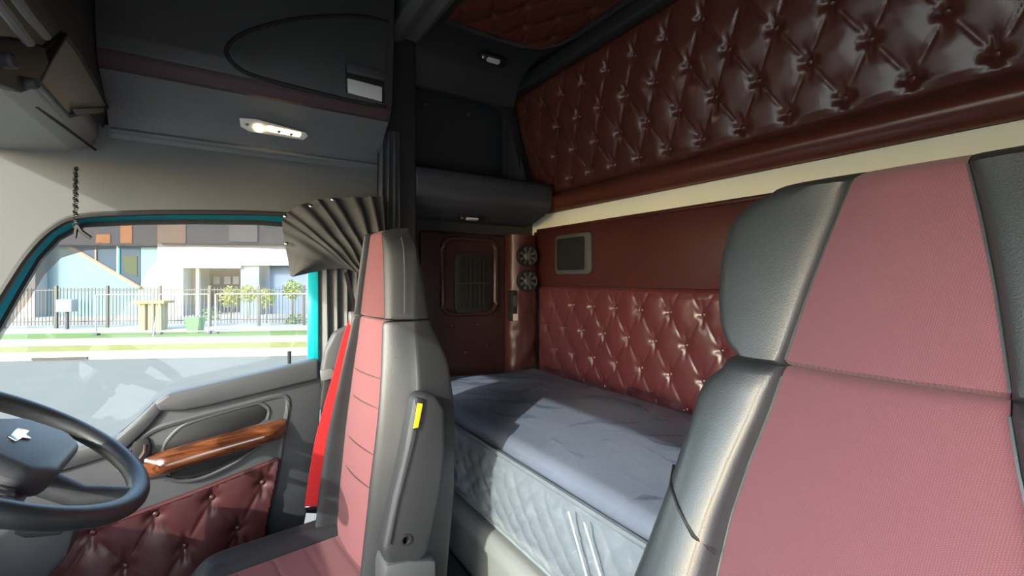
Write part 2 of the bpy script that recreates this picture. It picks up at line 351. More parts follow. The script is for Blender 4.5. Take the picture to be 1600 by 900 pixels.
# door pad
def in_poly(x, y, poly):
    r = False
    for i in range(len(poly)):
        (x1, y1), (x2, y2) = poly[i - 1], poly[i]
        if (y1 > y) != (y2 > y) and x < (x2 - x1) * (y - y1) / (y2 - y1) + x1: r = not r
    return r
dpx = [(434, 717), (427, 755), (415, 810), (395, 930), (40, 950), (72, 885), (108, 824), (165, 819), (300, 770)]
dpp = [(p.x, p.z) for p in yz(dpx, YD)]
dpt = door
dpo = tufted('buttoned_leather_pad', lambda s, t: (Vector((s, YD - .003, t + .095 * s)), Vector((0, -1, 0))), -.45, .16, -.97, -.54, .005, .129, .115, .100, -.6355, .019, M_DOORLEA, dpt, inside=lambda s, t: in_poly(s, t + .095 * s, dpp), edge=.02)
tube('pad_piping', [Vector((x, YD - .008, z)) for x, z in dpp + dpp[:1]], .008, M_DOORLEA, dpo)

# upper folded bunk panel
prof = [(1.285, .395), (1.28, .441), (1.245, .552), (1.21, .655), (1.178, .765), (1.155, .845)]
pp = crom([(a, 0, b) for a, b in prof], 10); acc = [0]
for a, b in zip(pp, pp[1:]): acc.append(acc[-1] + (b - a).length)
def upos(s, t):
    t = min(max(t, 0), acc[-1] - 1e-6); i = 0
    while acc[i + 1] < t: i += 1
    f = (t - acc[i]) / (acc[i + 1] - acc[i]); p = pp[i].lerp(pp[i + 1], f); d = (pp[i + 1] - pp[i]).normalized()
    return Vector((p.x, s, p.z)), Vector((-d.z, 0, d.x)).normalized()
ub = thing('folded_bunk', 'tufted maroon leather underside of the folded upper bunk on the rear wall', 'bunk', (1.29, .75, .31))
tufted('tufted_leather', upos, -.28, 1.79, 0.0, acc[-1], .0045, .128, .1105, .229, .047, .021, M_LEATHER, ub)
def roll(u, v):
    y = -.28 + 2.07 * u; a = -.5 + v * math.pi * 1.18; r = .046
    return Vector((1.287 - r * math.cos(a) * .95, y, .352 + r * math.sin(a - .0)))
grid('bolster_roll', lambda u, v: Vector((1.290 - .038 * math.sin(math.pi * v) ** .7 , -.28 + 2.07 * u, .306 + .092 * v)), 60, 12, M_LEATHER, ub)
prism('bunk_board', [Vector((x, -.28, z)) for x, z in [(1.298, .306), (1.292, .40), (1.285, .445), (1.25, .556), (1.215, .66), (1.165, .845), (1.19, .845), (1.298, .60)]], (0, 2.07, 0), M_DARK, ub)
box('top_rail', (1.115, -.28, .845), (1.175, 1.80, .905), M_DARK, ub, bev=.012, seg=3)

# lower rear wall pad and plain panel
lp = thing('rear_wall_pad', 'tufted maroon leather pad along the rear wall above the mattress', 'wall panel', (1.29, .75, -.45))
tufted('tufted_leather', lambda s, t: (Vector((1.288, s, t)), Vector((-1, 0, 0))), -.28, 1.765, -.46, -.035, .0045, .1262, .1055, .874, -.115 - .1055 * 4, .019, M_LEATHER_P, lp)
box('pad_backing', (1.287, -.28, -.46), (1.299, 1.80, -.012), M_DARK, lp, bev=0)
pp_ = thing('rear_wall_panel', 'smooth plain maroon vinyl panel below the cream band', 'wall panel', (1.29, .75, -.03))
box('panel_sheet', (1.278, -.28, -.036), (1.299, 1.80, .226), M_LEATHER2, pp_, bev=.006)
tube('panel_piping', [Vector((1.28, -.28, .230)), Vector((1.28, 1.768, .230))], .008, M_LEATHER2, pp_)
# square hatch on it
hs = thing('wall_hatch', 'square dark grey plastic hatch on the plain maroon panel', 'hatch', (1.27, 1.49, .1))
bm = bmesh.new(); b_prism(bm, [Vector((1.2775, y, z)) for y, z in rrect(1.49, .105, .235, .175, .022)], Vector((-.018, 0, 0)), .004); finish('hatch_frame', bm, M_MID, hs)
bm = bmesh.new(); b_prism(bm, [Vector((1.259, y, z)) for y, z in rrect(1.498, .106, .185, .140, .015)], Vector((-.003, 0, 0)), .001); finish('hatch_face', bm, M_SCREEN, hs)

# sleeper ceiling: tufted hatch panel, surround, lamps
cs = thing('roof_pad', 'tufted maroon leather pad on the sleeper ceiling', 'ceiling panel', (.9, .8, .93))
def rinside(s, t):   # s = X, t = Y, rounded far corner
    cx, cy, r = 1.115 - .20, 1.47 - .16, .16
    if s > cx and t > cy: return ((s - cx) / .20) ** 2 + ((t - cy) / r) ** 2 < 1
    return True
tufted('tufted_leather', lambda s, t: (Vector((s, t, .925)), Vector((0, 0, -1))), .645, 1.115, -.25, 1.47, .006, .13, .11, .66, .03, .022, M_LEATHER, cs, inside=rinside, btn_r=.007)
cpl = [Vector((x, y, .93)) for x, y in [(.60, -.3), (1.295, -.3), (1.295, 1.835), (.60, 1.835)]]
prism('pad_backing', cpl, (0, 0, .022), M_DARK, cs)
pts = [(.645, -.25), (.645, 1.44), (.665, 1.468), (.9, 1.475), (.99, 1.465), (1.06, 1.43), (1.10, 1.37), (1.118, 1.28), (1.12, 1.0), (1.12, -.25)]
tube('pad_surround', [Vector((x, y, .916)) for x, y in pts], .014, M_DARK, cs)
bm = bmesh.new()
b_prism(bm, [Vector((.50, -.3, z)) if 0 else Vector((x, -.3, z)) for x, z in [(.49, .95), (.49, .87), (.52, .855), (.555, .87), (.56, .885), (.60, .875), (.63, .90), (.64, .95)]], Vector((0, 2.12, 0)), .004)
o = finish('trim_2', bm, M_LIGHT); struct(o, 'grey ribbed roof beam between cab and sleeper', 'trim')

# far sleeper wall: niche over a shelf
sw = thing('side_locker', 'dark open shelf niche high on the sleeper side wall', 'storage shelf', (.95, 1.8, .3))
# upper bulkhead sweeping from ceiling down to the niche
def bulk(u, v):
    x = .58 + .53 * u; q = crom([(0, 1.50, .925), (0, 1.58, .915), (0, 1.66, .875), (0, 1.70, .82), (0, 1.72, .775)], 3); k = v * (len(q) - 1); i = min(int(k), len(q) - 2); p = q[i].lerp(q[i + 1], k - i)
    return Vector((x, p.y, p.z))
grid('bulkhead', bulk, 12, 16, M_DARK, sw)
plate('niche_face', [Vector((x, 1.722, z)) for x, z in [(.575, .79), (1.085, .79), (1.085, .42), (.575, .42)]], [[Vector((x, 1.722, z)) for x, z in rrect(.825, .60, .46, .335, .05)]], (0, .014, 0), M_DARK, sw)
box('niche_back', (.58, 1.80, .40), (1.20, 1.825, .80), M_DARK, sw, bev=0)
def curve_end(u, v):
    z = .425 + .37 * v; a = u * math.pi / 2; return Vector((1.072 + (interp([(.395, 1.285), (.441, 1.28), (.552, 1.245), (.655, 1.21), (.765, 1.178), (.845, 1.155)], z) - .030 - 1.072) * u, 1.728 + .075 * math.sin(u * math.pi * .5), z))
grid('curved_cheek', curve_end, 10, 4, M_LIGHT, sw)
prs = [(1.835, .435), (1.64, .432), (1.612, .420), (1.60, .395), (1.60, .335), (1.612, .312), (1.66, .285), (1.76, .255), (1.835, .25)]
prism('shelf_tray', [Vector((.60, y, z)) for y, z in prs], (.645, 0, 0), M_MID, sw, bev=.01, seg=3)
for sx, sz in [(.72, .735), (.92, .735), (.80, .46), (.98, .455)]:
    lathe('screw_cap', (sx, 1.7995, sz), (0, -1, 0), [(.008, 0), (.008, .003), (.004, .006)], M_MID, sw, 10)
def read_light(c, ax, xd, label):
    t = thing('reading_lamp', label, 'lamp', c); ax = Vector(ax).normalized(); xd = Vector(xd).normalized(); yd = ax.cross(xd); c = Vector(c)
    def slab(nm, w_, h_, d0, d1, m):
        bm = bmesh.new(); b_prism(bm, [c + xd * a + yd * b + ax * d0 for a, b in rrect(0, 0, w_, h_, h_ * .4)], ax * (d1 - d0), .001); finish(nm, bm, m, t)
    slab('bezel', .13, .036, -.004, .006, M_BLK); slab('lens', .06, .022, .006, .010, M_LENS)
    bm = bmesh.new(); b_lathe(bm, c - xd * .045 + ax * .006, ax, [(.011, 0), (.011, .004), (.006, .007)], 12); finish('switch', bm, M_CHROME, t)
read_light(P(770, 93, Z=.885), (0, -.55, -.84), (1, 0, 0), 'small oblong reading lamp on the bulkhead above the niche')
read_light((.895, 1.7185, .2612), (0, -.3, -.95), (1, 0, 0), 'small oblong reading lamp under the shelf tray')

# locker door on the far wall beside the bunk
ld = thing('luggage_door', 'maroon padded locker door with black vent window beside the bunk', 'locker door', (.92, 1.83, -.45))
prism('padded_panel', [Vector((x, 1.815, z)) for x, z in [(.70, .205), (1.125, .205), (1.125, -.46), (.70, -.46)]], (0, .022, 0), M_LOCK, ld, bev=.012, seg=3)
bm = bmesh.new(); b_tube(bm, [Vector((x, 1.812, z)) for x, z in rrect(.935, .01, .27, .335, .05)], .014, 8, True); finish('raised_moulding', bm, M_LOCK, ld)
bm = bmesh.new(); b_prism(bm, [Vector((x, 1.812, z)) for x, z in rrect(.948, -.022, .185, .275, .035)], Vector((0, -.012, 0)), .003); finish('vent_frame', bm, M_BLK, ld)
for k in range(6):
    box('vent_slat', (.885 + k * .022, 1.794, -.13), (.893 + k * .022, 1.802, .085), M_BLK, ld, bev=.001)
tube('vent_crossbar', [Vector((.87, 1.793, -.02)), Vector((1.03, 1.793, -.02))], .005, M_DARK, ld)
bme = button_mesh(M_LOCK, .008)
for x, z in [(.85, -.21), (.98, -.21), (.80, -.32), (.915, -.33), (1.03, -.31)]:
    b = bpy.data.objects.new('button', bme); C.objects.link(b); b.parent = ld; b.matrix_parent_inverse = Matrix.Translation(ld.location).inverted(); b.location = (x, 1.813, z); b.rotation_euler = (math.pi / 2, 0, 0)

# vent column in the corner
vc = thing('vent_column', 'crinkled maroon vinyl corner column carrying two round vents', 'column', (1.2, 1.8, -.45))
def vcol(u, v):
    a = u * math.pi; z = -.46 + .665 * v; x = 1.205 - .082 * math.cos(a); y = 1.83 - .085 * math.sin(a) ** .55
    d = (.010 * noise.noise(Vector((u * 4, z * 14, 2))) + .006 * noise.noise(Vector((u * 9, z * 30, 5)))) * (1 if z < -.06 else .25); return Vector((x, y + d, z))
grid('vinyl_wrap', vcol, 26, 60, M_LEATHER2, vc)
def vent(c, label):
    t = thing('round_vent', label, 'air vent', c, 'round vents on the corner column'); c = Vector(c); ax = Vector((-.15, -1, 0)).normalized()
    lathe('bezel', c, ax, [(.052, -.012), (.052, .004), (.047, .010), (.042, .008), (.040, -.004)], M_BLK, t, 28)
    u = Vector((0, 0, 1)); v = ax.cross(u)
    for k in range(8):
        a = 2 * math.pi * (k + .5) / 8; d = u * math.cos(a) + v * math.sin(a); e = ax.cross(d)
        bm = bmesh.new(); b_prism(bm, [c + d * .018 + e * .004 + ax * .003, c + d * .042 + e * .008 + ax * .003, c + d * .042 - e * .008 + ax * .003, c + d * .018 - e * .004 + ax * .003], ax * .005, .001); finish('vane', bm, M_MID, t)
    lathe('hub', c, ax, [(.020, -.004), (.020, .008), (.014, .013), (.002, .014)], M_MID, t, 18)
    lathe('well', c - ax * .006, ax, [(.041, 0), (.041, .004)], M_BLK, t, 20)
vent((1.198, 1.738, .105), 'upper round black vent on the maroon corner column'); vent((1.198, 1.738, -.012), 'lower round black vent on the maroon corner column')
rc = thing('wall_remote', 'slim black handset clipped below the round vents', 'remote', (1.13, 1.75, -.17))
pr = P(802, 485, Y=1.77)
box('handset', (pr.x - .016, 1.755, -.20), (pr.x + .018, 1.80, -.055), M_BLK, rc, bev=.006)
box('white_label', (pr.x - .012, 1.752, -.197), (pr.x + .014, 1.7545, -.165), mat('label_white', (.6, .52, .5), .5), rc, bev=.0005)
box('display', (pr.x - .009, 1.752, -.13), (pr.x + .011, 1.7545, -.08), M_MID, rc, bev=.001)

# ------------------------------------------------------------------ bunk and mattress
bb = thing('bunk_base', 'grey bunk box with rounded front rail under the mattress', 'bunk base', (.95, .75, FLOOR))
box('bunk_box', (.645, -.28, FLOOR + .002), (1.29, 1.80, -.66), M_DARK, bb, bev=.004)
rp = [(.655, -.662), (.585, -.660), (.570, -.668), (.562, -.69), (.565, -.80), (.585, -.845), (.655, -.86)]
prism('front_rail', [Vector((x, -.28, z)) for x, z in rp], (0, 2.08, 0), M_RAIL, bb, bev=.006, seg=3)
mt = thing('mattress', 'thick quilted mattress in clear plastic wrap on the bunk', 'mattress', (.95, .75, -.655))
MX0, MX1, MY0, MY1, MZ0, MZ1 = .605, 1.283, -.22, 1.78, -.652, -.428
def mtop(x, y):
    ex = min(x - MX0, MX1 - x); ey = min(MY1 - y, y - MY0); e = min(ex, ey)
    z = MZ1 - .028 * (1 - sstep(0, .05, e)) + .012 * sstep(0, .25, e)
    return z
def top_fn(u, v):
    x = MX0 + (MX1 - MX0) * u; y = MY0 + (MY1 - MY0) * v; z = mtop(x, y) + .006 * noise.noise(Vector((x * 5, y * 4, 0)))
    return Vector((x, y, z))
grid('top_panel', top_fn, 50, 130, M_MATT, mt)
def quilt(u, v):
    y = MY0 + (MY1 - MY0) * u; z = MZ0 + (MZ1 - .026 - MZ0) * v
    a = abs(math.sin(math.pi * ((y / .062) + (z / .058)) / 1.0)); b = abs(math.sin(math.pi * ((y / .062) - (z / .058))))
    h = .009 * (a * b) ** .28 * min(1, 6 * v, 6 * (1 - v)) + .022 * math.sin(math.pi * v) ** .6
    return Vector((MX0 - h, y, z))
grid('quilted_side', quilt, 420, 44, M_QUILT, mt)
def quilt_end(u, v):
    x = MX0 + (MX1 - MX0) * u; z = MZ0 + (MZ1 - .026 - MZ0) * v; return Vector((x, MY1 + .012 * math.sin(math.pi * v), z))
grid('end_side', quilt_end, 30, 8, M_QUILT, mt)
tube('top_piping', [Vector((MX0 - .002, MY0, MZ1 - .026)), Vector((MX0 - .002, MY1, MZ1 - .026)), Vector((MX1, MY1, MZ1 - .026))], .008, M_QUILT, mt)
tube('bottom_piping', [Vector((MX0 - .002, MY0, MZ0 + .004)), Vector((MX0 - .002, MY1, MZ0 + .004))], .007, M_QUILT, mt)
def film(u, v):
    # wraps over the front top edge and over the top with loose folds
    y = MY0 + (MY1 - MY0) * v; L = (MX1 - MX0) + .16; d = u * L
    q = Vector((y * 3.2, d * 4.0, 1.7)); wr = noise.noise(q) * .010 + .018 * (1 - min(1, abs(noise.noise(q * 1.7)) * 5)) + .012 * (1 - min(1, abs(noise.noise(Vector((y * 7 + d * 5, d * 3, 4)))) * 5))
    if d < .16: 
        k = 1 - d / .16; return Vector((MX0 - .038 - wr * .5 + .008 * (1 - k), y, MZ1 - .026 - .15 * k + .01))
    x = MX0 + (d - .16); r = sstep(0, .05, d - .16)
    return Vector((x - .036 * (1 - r), y, max(mtop(x, y), MZ1 - .022) + .009 + wr * r))
grid('plastic_cover', film, 110, 230, M_COVER, mt)
for dx in (0, .045):
    a = Vector((.562, .63 + dx, -.452)); b = Vector((.560, .50 + dx * 1.1, -.64))
    tube('cover_fold', [a, a.lerp(b, .5) + Vector((-.004, .004, 0)), b], .0022, mat('white_film_edge', (.26, .28, .30), .35), mt, 6)

# stuff on the floor behind the driver seat
fs_ = thing('red_strap', 'crumpled red strap lying on the dark bunk step', 'strap', (.45, .9, FLOOR))
pr = P(735, 873, X=.50)
box('floor_step', (.40, .62, FLOOR + .001), (.560, 1.55, -.80), M_DARK, None, bev=.01); tag(bpy.data.objects['floor_step'], 'dark plastic step in front of the bunk rail', 'step')
q = crom([(.42, .98, -.788), (.44, .93, -.772), (.475, .95, -.775), (.47, .99, -.770), (.50, .965, -.78)], 5); tube('webbing', q, .008, M_RED, fs_)
for (bx, by, h, lb) in [(.50, .845, .10, 'clear bottle with chrome cap beside the red strap'), (.545, .80, .08, 'small black canister beside the bunk rail')]:
    bt = thing('bottle', lb, 'bottle', (bx, by, -.80))
    lathe('body', (bx, by, -.80), (0, 0, 1), [(.018, .0), (.02, .005), (.02, h * .7), (.010, h * .85), (.010, h * .9)], M_BLK if 'black' in lb else M_STEEL, bt, 14)
    lathe('cap', (bx, by, -.80 + h * .9), (0, 0, 1), [(.012, 0), (.012, .015), (.009, .018)], M_CHROME, bt, 12)

# ------------------------------------------------------------------ seats
OW = [(-.70, .225), (-.5, .238), (-.39, .232), (-.33, .218), (-.26, .205), (-.20, .198), (-.14, .192), (-.12, .178), (-.1125, .165)]
OWH = [(-.094, .150), (-.085, .165), (-.06, .182), (-.03, .192), (.03, .202), (.075, .198), (.095, .185), (.106, .165), (.112, .145)]
CW = [(-.70, .12), (-.33, .122), (-.27, .118), (-.21, .108), (-.155, .096), (-.098, .086)]
CWH = [(-.094, .088), (-.01, .074), (.05, .062), (.112, .048)]
OWD = [(-.70, .225), (-.5, .232), (-.4, .224), (-.3, .206), (-.2, .182), (-.15, .165), (-.1125, .150)]
OWHD = [(-.094, .147), (-.03, .138), (.03, .128), (.075, .117), (.1, .100), (.112, .085)]
def make_seat(name, label, cx, cy, x0, k, rot, mc, mb, loc, cwk=1.0, OWH=OWH, OW=OW, drv=False):
    root = thing(name, label, 'seat', loc); cr, sr = math.cos(rot), math.sin(rot)
    def W(x, y, z):            # local: x back, y lateral (+Y), z eye height
        x = x + k * z
        if drv and y > 0: y *= interp([(-.58, 1), (-.42, .90), (-.30, .77), (-.18, .72), (.12, .76)], z)
        return Vector((cx + x * cr - y * sr, cy + x * sr + y * cr, z))
    def section(z, head, s=0):
        ow = interp(OWH, z) if head else interp(OW, z); cw = interp(CWH if head else CW, z) * cwk; cw = min(cw, ow - .03)
        B = .016 if head else interp([(-.70, .055), (-.45, .045), (-.25, .030), (-.12, .020)], z)
        D = .085 if head else interp([(-.70, .11), (-.3, .11), (-.12, .11)], z)
        if drv: D = interp([(-.094, .085), (.112, .050)], z) if head else interp([(-.70, .13), (-.3, .135), (-.2, .125), (-.1125, .090)], z)
        cen = [(-cw + 2 * cw * i / 12, -.010 * (1 - (2 * i / 12 - 1) ** 2)) for i in range(13)]
        bc = [(0, .004), (.04, -.006), (.14, -B * .8), (.45, -B), (.80, -B * .72), (.95, .004), (1.0, .036), (.985, D * .8), (.93, D)]
        if drv: B *= .9; bc = [(0, .004), (.05, -.008), (.14, -B), (.32, -B * .95), (.60, .0), (.90, .036), (.985, .050), (.985, D * .9), (.93, D)]
        q = crom([(a, b, 0) for a, b in bc], 3); bol = [(cw + (ow - cw) * v.x, v.y) for v in q]
        bk = [(bol[-1][0] * (1 - i / 4), D + .022 * math.sin(i / 4 * math.pi / 2)) for i in range(5)]
        f = lambda p: (p[0] * (1 - .10 * s), p[1] + (.045 - p[1]) * s)
        return [f(p) for p in cen], [f(p) for p in bol], [f(p) for p in bk]
    def strips(rows, pick, nm, m, sgn=1):
        vv = []; n = None
        for z, dz, head, s in rows:
            pts = pick(section(z, head, s)); n = len(pts); vv += [W(p[1], sgn * p[0], z + dz) for p in pts]
        fs = [(i * n + j, i * n + j + 1, (i + 1) * n + j + 1, (i + 1) * n + j) for i in range(len(rows) - 1) for j in range(n - 1)]
        return raw(nm, vv, fs, m, root)
    zs = [.112 - (.206) * i / 16 for i in range(17)]
    cap_t = [(.112, .016, 1, 1.0), (.112, .015, 1, .7), (.112, .010, 1, .35), (.112, .005, 1, .12)]
    cap_b = [(-.094, -.004, 1, .12), (-.094, -.008, 1, .35), (-.094, -.010, 1, 1)]
    if drv: cap_b = [(-.094, -.003, 1, .06), (-.094, -.005, 1, .3)]
    H = cap_t + [(z, 0, 1, 0) for z in zs] + cap_b
    zm = [-.1125 - (.5875) * i / 30 for i in range(31)]
    Mn = [(-.1125, .013, 0, .45), (-.1125, .011, 0, .12), (-.1125, .006, 0, .03)] + [(z, 0, 0, 0) for z in zm]
    if drv: Mn = [(-.1125, .012, 0, .3), (-.1125, .010, 0, .06), (-.1125, .005, 0, .01)] + Mn[3:]
    strips(H, lambda s: s[0], 'headrest_panel', mc)
    for sg in (1, -1): strips(H, lambda s: s[1], 'headrest_wing', mb, sg)
    strips(H, lambda s: s[2] + [(-a, b) for a, b in s[2][::-1][1:]], 'headrest_shell', mb)
    strips(Mn, lambda s: s[0], 'backrest_panel', mc)
    for sg in (1, -1): strips(Mn, lambda s: s[1], 'backrest_bolster', mb, sg)
    strips(Mn, lambda s: s[2] + [(-a, b) for a, b in s[2][::-1][1:]], 'backrest_shell', M_DARK)
    # piping and stitching
    for sg in (1, -1):
        for head, zl, nm in ((1, zs, 'headrest_piping'), (0, zm, 'backrest_piping')):
            tube(nm, [W(.001, sg * min(interp(CWH if head else CW, z) * cwk, (interp(OWH, z) if head else interp(OW, z)) - .03), z) for z in zl], .0020, mb, root, 6)
        tube('wing_stitching', [W(.020, sg * (interp(OWH, z) * .985 + .001), z) for z in zs[1:-1]], .0016, M_MID if drv else M_STITCH, root, 5)
    return root, W
def seat_cushion(root, W, zc, xf, xb, mc, mb):
    """xf, xb local x of front and rear edges"""
    def hgt(x, y):
        u = (x - xf) / (xb - xf); roll_ = -.09 * (1 - sstep(0, .26, u)) ** 2
        ay = abs(y); b = .020 * sstep(.115, .15, ay) - .055 * sstep(.19, .242, ay)
        ch = -.004 * (1 - sstep(0, .007, abs(((x + 10) % .075) - .0375))) if ay < .112 else 0
        gr = -.007 * (1 - sstep(0, .010, abs(ay - .12)))
        return zc + roll_ + b + ch + gr
    def part(nm, y0, y1, m, ny):
        def fn(u, v):
            x = xf + (xb - xf) * u; y = y0 + (y1 - y0) * v
            k = sstep(0, .28, u); yy = y * (.86 + .14 * k); z = hgt(x, y); return W(x - W.k * z, yy, z)
        return grid(nm, fn, 70, ny, m, root)
    part('cushion_panel', -.12, .12, mc, 24); part('cushion_bolster', .12, .242, mb, 16); part('cushion_bolster', -.242, -.12, mb, 16)
    def skirt(u, v):
        a = u * 2 - 1; t = min(1, max(-1, a * 2)); 
        pts = [(xb, -.242), (xf + .1, -.225), (xf, -.208), (xf, .208), (xf + .1, .225), (xb, .242)]; kk = u * 5; i = min(int(kk), 4); f = kk - i
        x = pts[i][0] + (pts[i + 1][0] - pts[i][0]) * f; y = pts[i][1] + (pts[i + 1][1] - pts[i][1]) * f
        zt = hgt(min(x, xb), y / .86 if abs(y) < .209 and x <= xf + .001 else (.242 if y > 0 else -.242)); z = zt + (zc - .17 - zt) * v; return W(x - W.k * z, y, z)
    grid('cushion_skirt', skirt, 60, 8, mb, root)
class WF:
    def __init__(s, f, k): s.f, s.k = f, k
    def __call__(s, *a): return s.f(*a)
def seat_base(root, c, zt):
    x, y = c
    box('pedestal', (x - .15, y - .16, FLOOR + .001), (x + .15, y + .16, zt), M_DARK, root, bev=.02)
    box('slide_frame', (x - .22, y - .20, zt), (x + .2, y + .20, zt + .06), M_BLK, root, bev=.01)

ps, Wp = make_seat('passenger_seat', 'large black leather seat with red woven centre in front of the bunk', .574, .178, 0, .33, 0, M_FABRIC, M_BLACK, (.45, .178, FLOOR))
Wp = WF(Wp, .33); seat_cushion(ps, Wp, -.60, -.62, -.15, M_FABRIC, M_BLACK); seat_base(ps, (.20, .178), -.83)
# crease across the bolster near the driver side
tube('bolster_seam', [Wp(-.0015, .201, -.243), Wp(-.0255, .184, -.256), Wp(-.0325, .163, -.272), Wp(-.0315, .140, -.291), Wp(-.012, .122, -.306)], .0022, M_BLK, ps, 6)

DR = math.radians(7)
ds, Wd = make_seat('driver_seat', 'upright driver seat with pinkish red stripe beside the seat belt', .325, 1.165, 0, .07, DR, M_FABRIC2, M_GREYLEA, (.1, 1.2, FLOOR), 1.15, OWHD, OWD, True)
Wd = WF(Wd, .07); seat_cushion(ds, Wd, -.690, -.43, .05, M_FABRIC2, M_GREYLEA); seat_base(ds, (.12, 1.19), -.92)
for zz in (-.24, -.31, -.42, -.50): tube('panel_stitch', [Wd(-.009 + .010 * (t / 5) ** 2 - .002, t / 5 * .115, zz) for t in range(-5, 6)], .0018, M_MAROONTRIM, ds, 5)
# folded-up armrest on the inboard side
arm = [(648, 622), (664, 614), (684, 618), (697, 640), (698, 700), (690, 770), (668, 872), (650, 886), (604, 884), (598, 860), (612, 800), (634, 700)]
arm_o = prism('armrest', yz(arm, .905), (0, .05, 0), M_ARM, ds, bev=.012, seg=3)
prism('armrest_ridge', yz([(650, 632), (657, 632), (648, 690), (622, 790), (610, 852), (603, 852), (618, 780), (640, 690)], .900), (0, .02, 0), M_MID, arm_o, bev=.002)
prism('armrest_bezel', yz([(652, 622), (664, 624), (656, 672), (643, 674)], .900), (0, .02, 0), M_BLK, arm_o, bev=.002)
prism('armrest_tag', yz([(653, 630), (661, 631), (654, 668), (646, 670)], .898), (0, .006, 0), M_YEL, arm_o, bev=.001)
lathe('pivot_cap', P(634, 843, Y=.906), (0, -1, 0), [(.012, 0), (.012, .004), (.008, .004), (.007, .001)], M_BLK, arm_o, 16)
prism('hinge_cover', yz([(600, 900), (604, 884), (640, 877), (682, 876), (682, 935), (600, 935)], .90), (0, .07, 0), M_MID, ds, bev=.008)

# ------------------------------------------------------------------ seat belt
sb = thing('seat_belt', 'red webbing seat belt hanging beside the driver seat', 'seat belt', P(488, 798, Y=1.5))
def ribbon(nm, pts, wd, m, parent, Y):
    q = crom([(x, y, 0) for x, y in pts], 6); vv = []; n = len(q)
    for i, v in enumerate(q):
        d = (q[min(i + 1, n - 1)] - q[max(i - 1, 0)]).normalized(); e = Vector((-d.y, d.x, 0)); yy = Y[0] + (Y[1] - Y[0]) * i / (n - 1)
        for sg, dy in ((-1, 0), (1, 0), (1, .004), (-1, .004)):
            s = v + e * (sg * (wd[0] + (wd[1] - wd[0]) * i / (n - 1)) / 2); p = P(s.x, s.y, Y=yy); p.y += dy; vv.append(p)
    fs = [(4 * i + a, 4 * i + (a + 1) % 4, 4 * i + 4 + (a + 1) % 4, 4 * i + 4 + a) for i in range(n - 1) for a in range(4)] + [(0, 1, 2, 3), tuple(4 * (n - 1) + a for a in range(4))]
    return raw(nm, vv, fs, m, parent, smooth=False)
ribbon('webbing', [(556, 493), (544, 528), (531, 580), (515, 640), (503, 690), (494, 745), (488, 795)], (14, 24), M_STRAP, sb, (1.50, 1.47))
box('guide_loop', P(546, 503, Y=1.50) + Vector((0, -.012, -.012)), P(566, 486, Y=1.50) + Vector((0, .02, .0)), M_LIGHT, sb, bev=.006)
prism('anchor_plate', yz([(476, 792), (500, 790), (508, 797), (500, 803), (478, 802)], 1.46), (0, .012, 0), M_CHROME, sb, bev=.002)
bh = thing('belt_retractor', 'black belt retractor housing behind the driver seat', 'belt housing', P(515, 640, Y=1.53))
prism('shroud', yz([(502, 580), (508, 548), (522, 520), (545, 508), (562, 520), (560, 600), (545, 660), (516, 640), (503, 600)], 1.52), (0, .035, 0), M_MID, bh, bev=.012, seg=3)
prism('buckle_body', yz([(506, 588), (526, 590), (524, 640), (508, 648), (500, 640)], 1.50), (0, .03, 0), M_BLK, bh, bev=.005)
prism('bracket', yz([(501, 580), (520, 576), (526, 590), (504, 596)], 1.495), (0, .02, 0), M_LIGHT, bh, bev=.003)

# ------------------------------------------------------------------ pillar and curtains
bp_ = [(.50, 1.60), (.60, 1.60), (.62, 1.66), (.62, 1.84), (.48, 1.84), (.48, 1.63)]
o = prism('trim_3', [Vector((x, y, FLOOR)) for x, y in bp_], (0, 0, -FLOOR + .88), M_DARK, bev=.006); struct(o, 'dark pillar between the driver door and sleeper', 'trim')
cu = thing('gathered_curtain', 'black pleated curtain bunched up over the driver window corner', 'curtain', P(540, 430, Y=1.52))
def fan(u, v):
    T = crom([(x, y, 0) for x, y in [(598, 306), (570, 308), (530, 309), (496, 312), (466, 322), (445, 336), (441, 352), (446, 385), (454, 432)]], 4)
    Bm = crom([(x, y, 0) for x, y in [(600, 432), (590, 433), (580, 432), (572, 430), (563, 427), (553, 424), (540, 420), (510, 421), (456, 433)]], 4)
    k = u * (len(T) - 1); i = min(int(k), len(T) - 2); f = k - i; a = T[i].lerp(T[i + 1], f); b = Bm[i].lerp(Bm[i + 1], f)
    q = a.lerp(b, v ** .9); pl = math.sin(u * math.pi * 2 * 9.5 + .7 * math.sin(v * 3) + 2.2 * noise.noise(Vector((u * 6, v * 1.2, 7)))); amp = .008 * (1 - sstep(.35, .75, u)) + .004 * (1 - v)
    p = P(q.x, q.y, Y=1.54); p.y += amp * pl - .03 * math.sin(math.pi * v) + .012 * noise.noise(Vector((u * 5, v * 4, 1))); return p
grid('pleated_cloth', fan, 150, 22, M_CURT, cu)
for x, y in [(446, 338), (486, 322), (448, 381), (520, 312)]: lathe('press_stud', P(x, y, Y=1.525), (0, -1, 0), [(.006, 0), (.006, .003), (.003, .005)], M_CHROME, cu, 10)
cd = thing('hanging_curtain', 'curtain drape lightened as if sunlit, falling between window and driver seat', 'curtain', P(525, 600, Y=1.57))
def drape(u, v):
    x = 497 + 86 * u + 4 * v; y = 418 + 210 * v - 0; p = P(x, y, Y=1.58); p.y += .016 * math.sin(u * 2 * math.pi * 5.5 + .5 * v) * (1 - .3 * v); return p
grid('drape_cloth', drape, 90, 12, mat('sunlit_drape_cloth', (.12, .125, .13), .9, bump=.2, bscale=800), cd)  # curtain cloth lightened, sunlight is put into its colour
ribbon('tie_back', [(540, 425), (552, 470), (566, 520)], (6, 6), M_BLK, cd, (1.545, 1.53))
c2 = thing('pillar_curtain', 'narrow dark curtain hanging at the sleeper pillar', 'curtain', P(608, 365, Y=1.56))
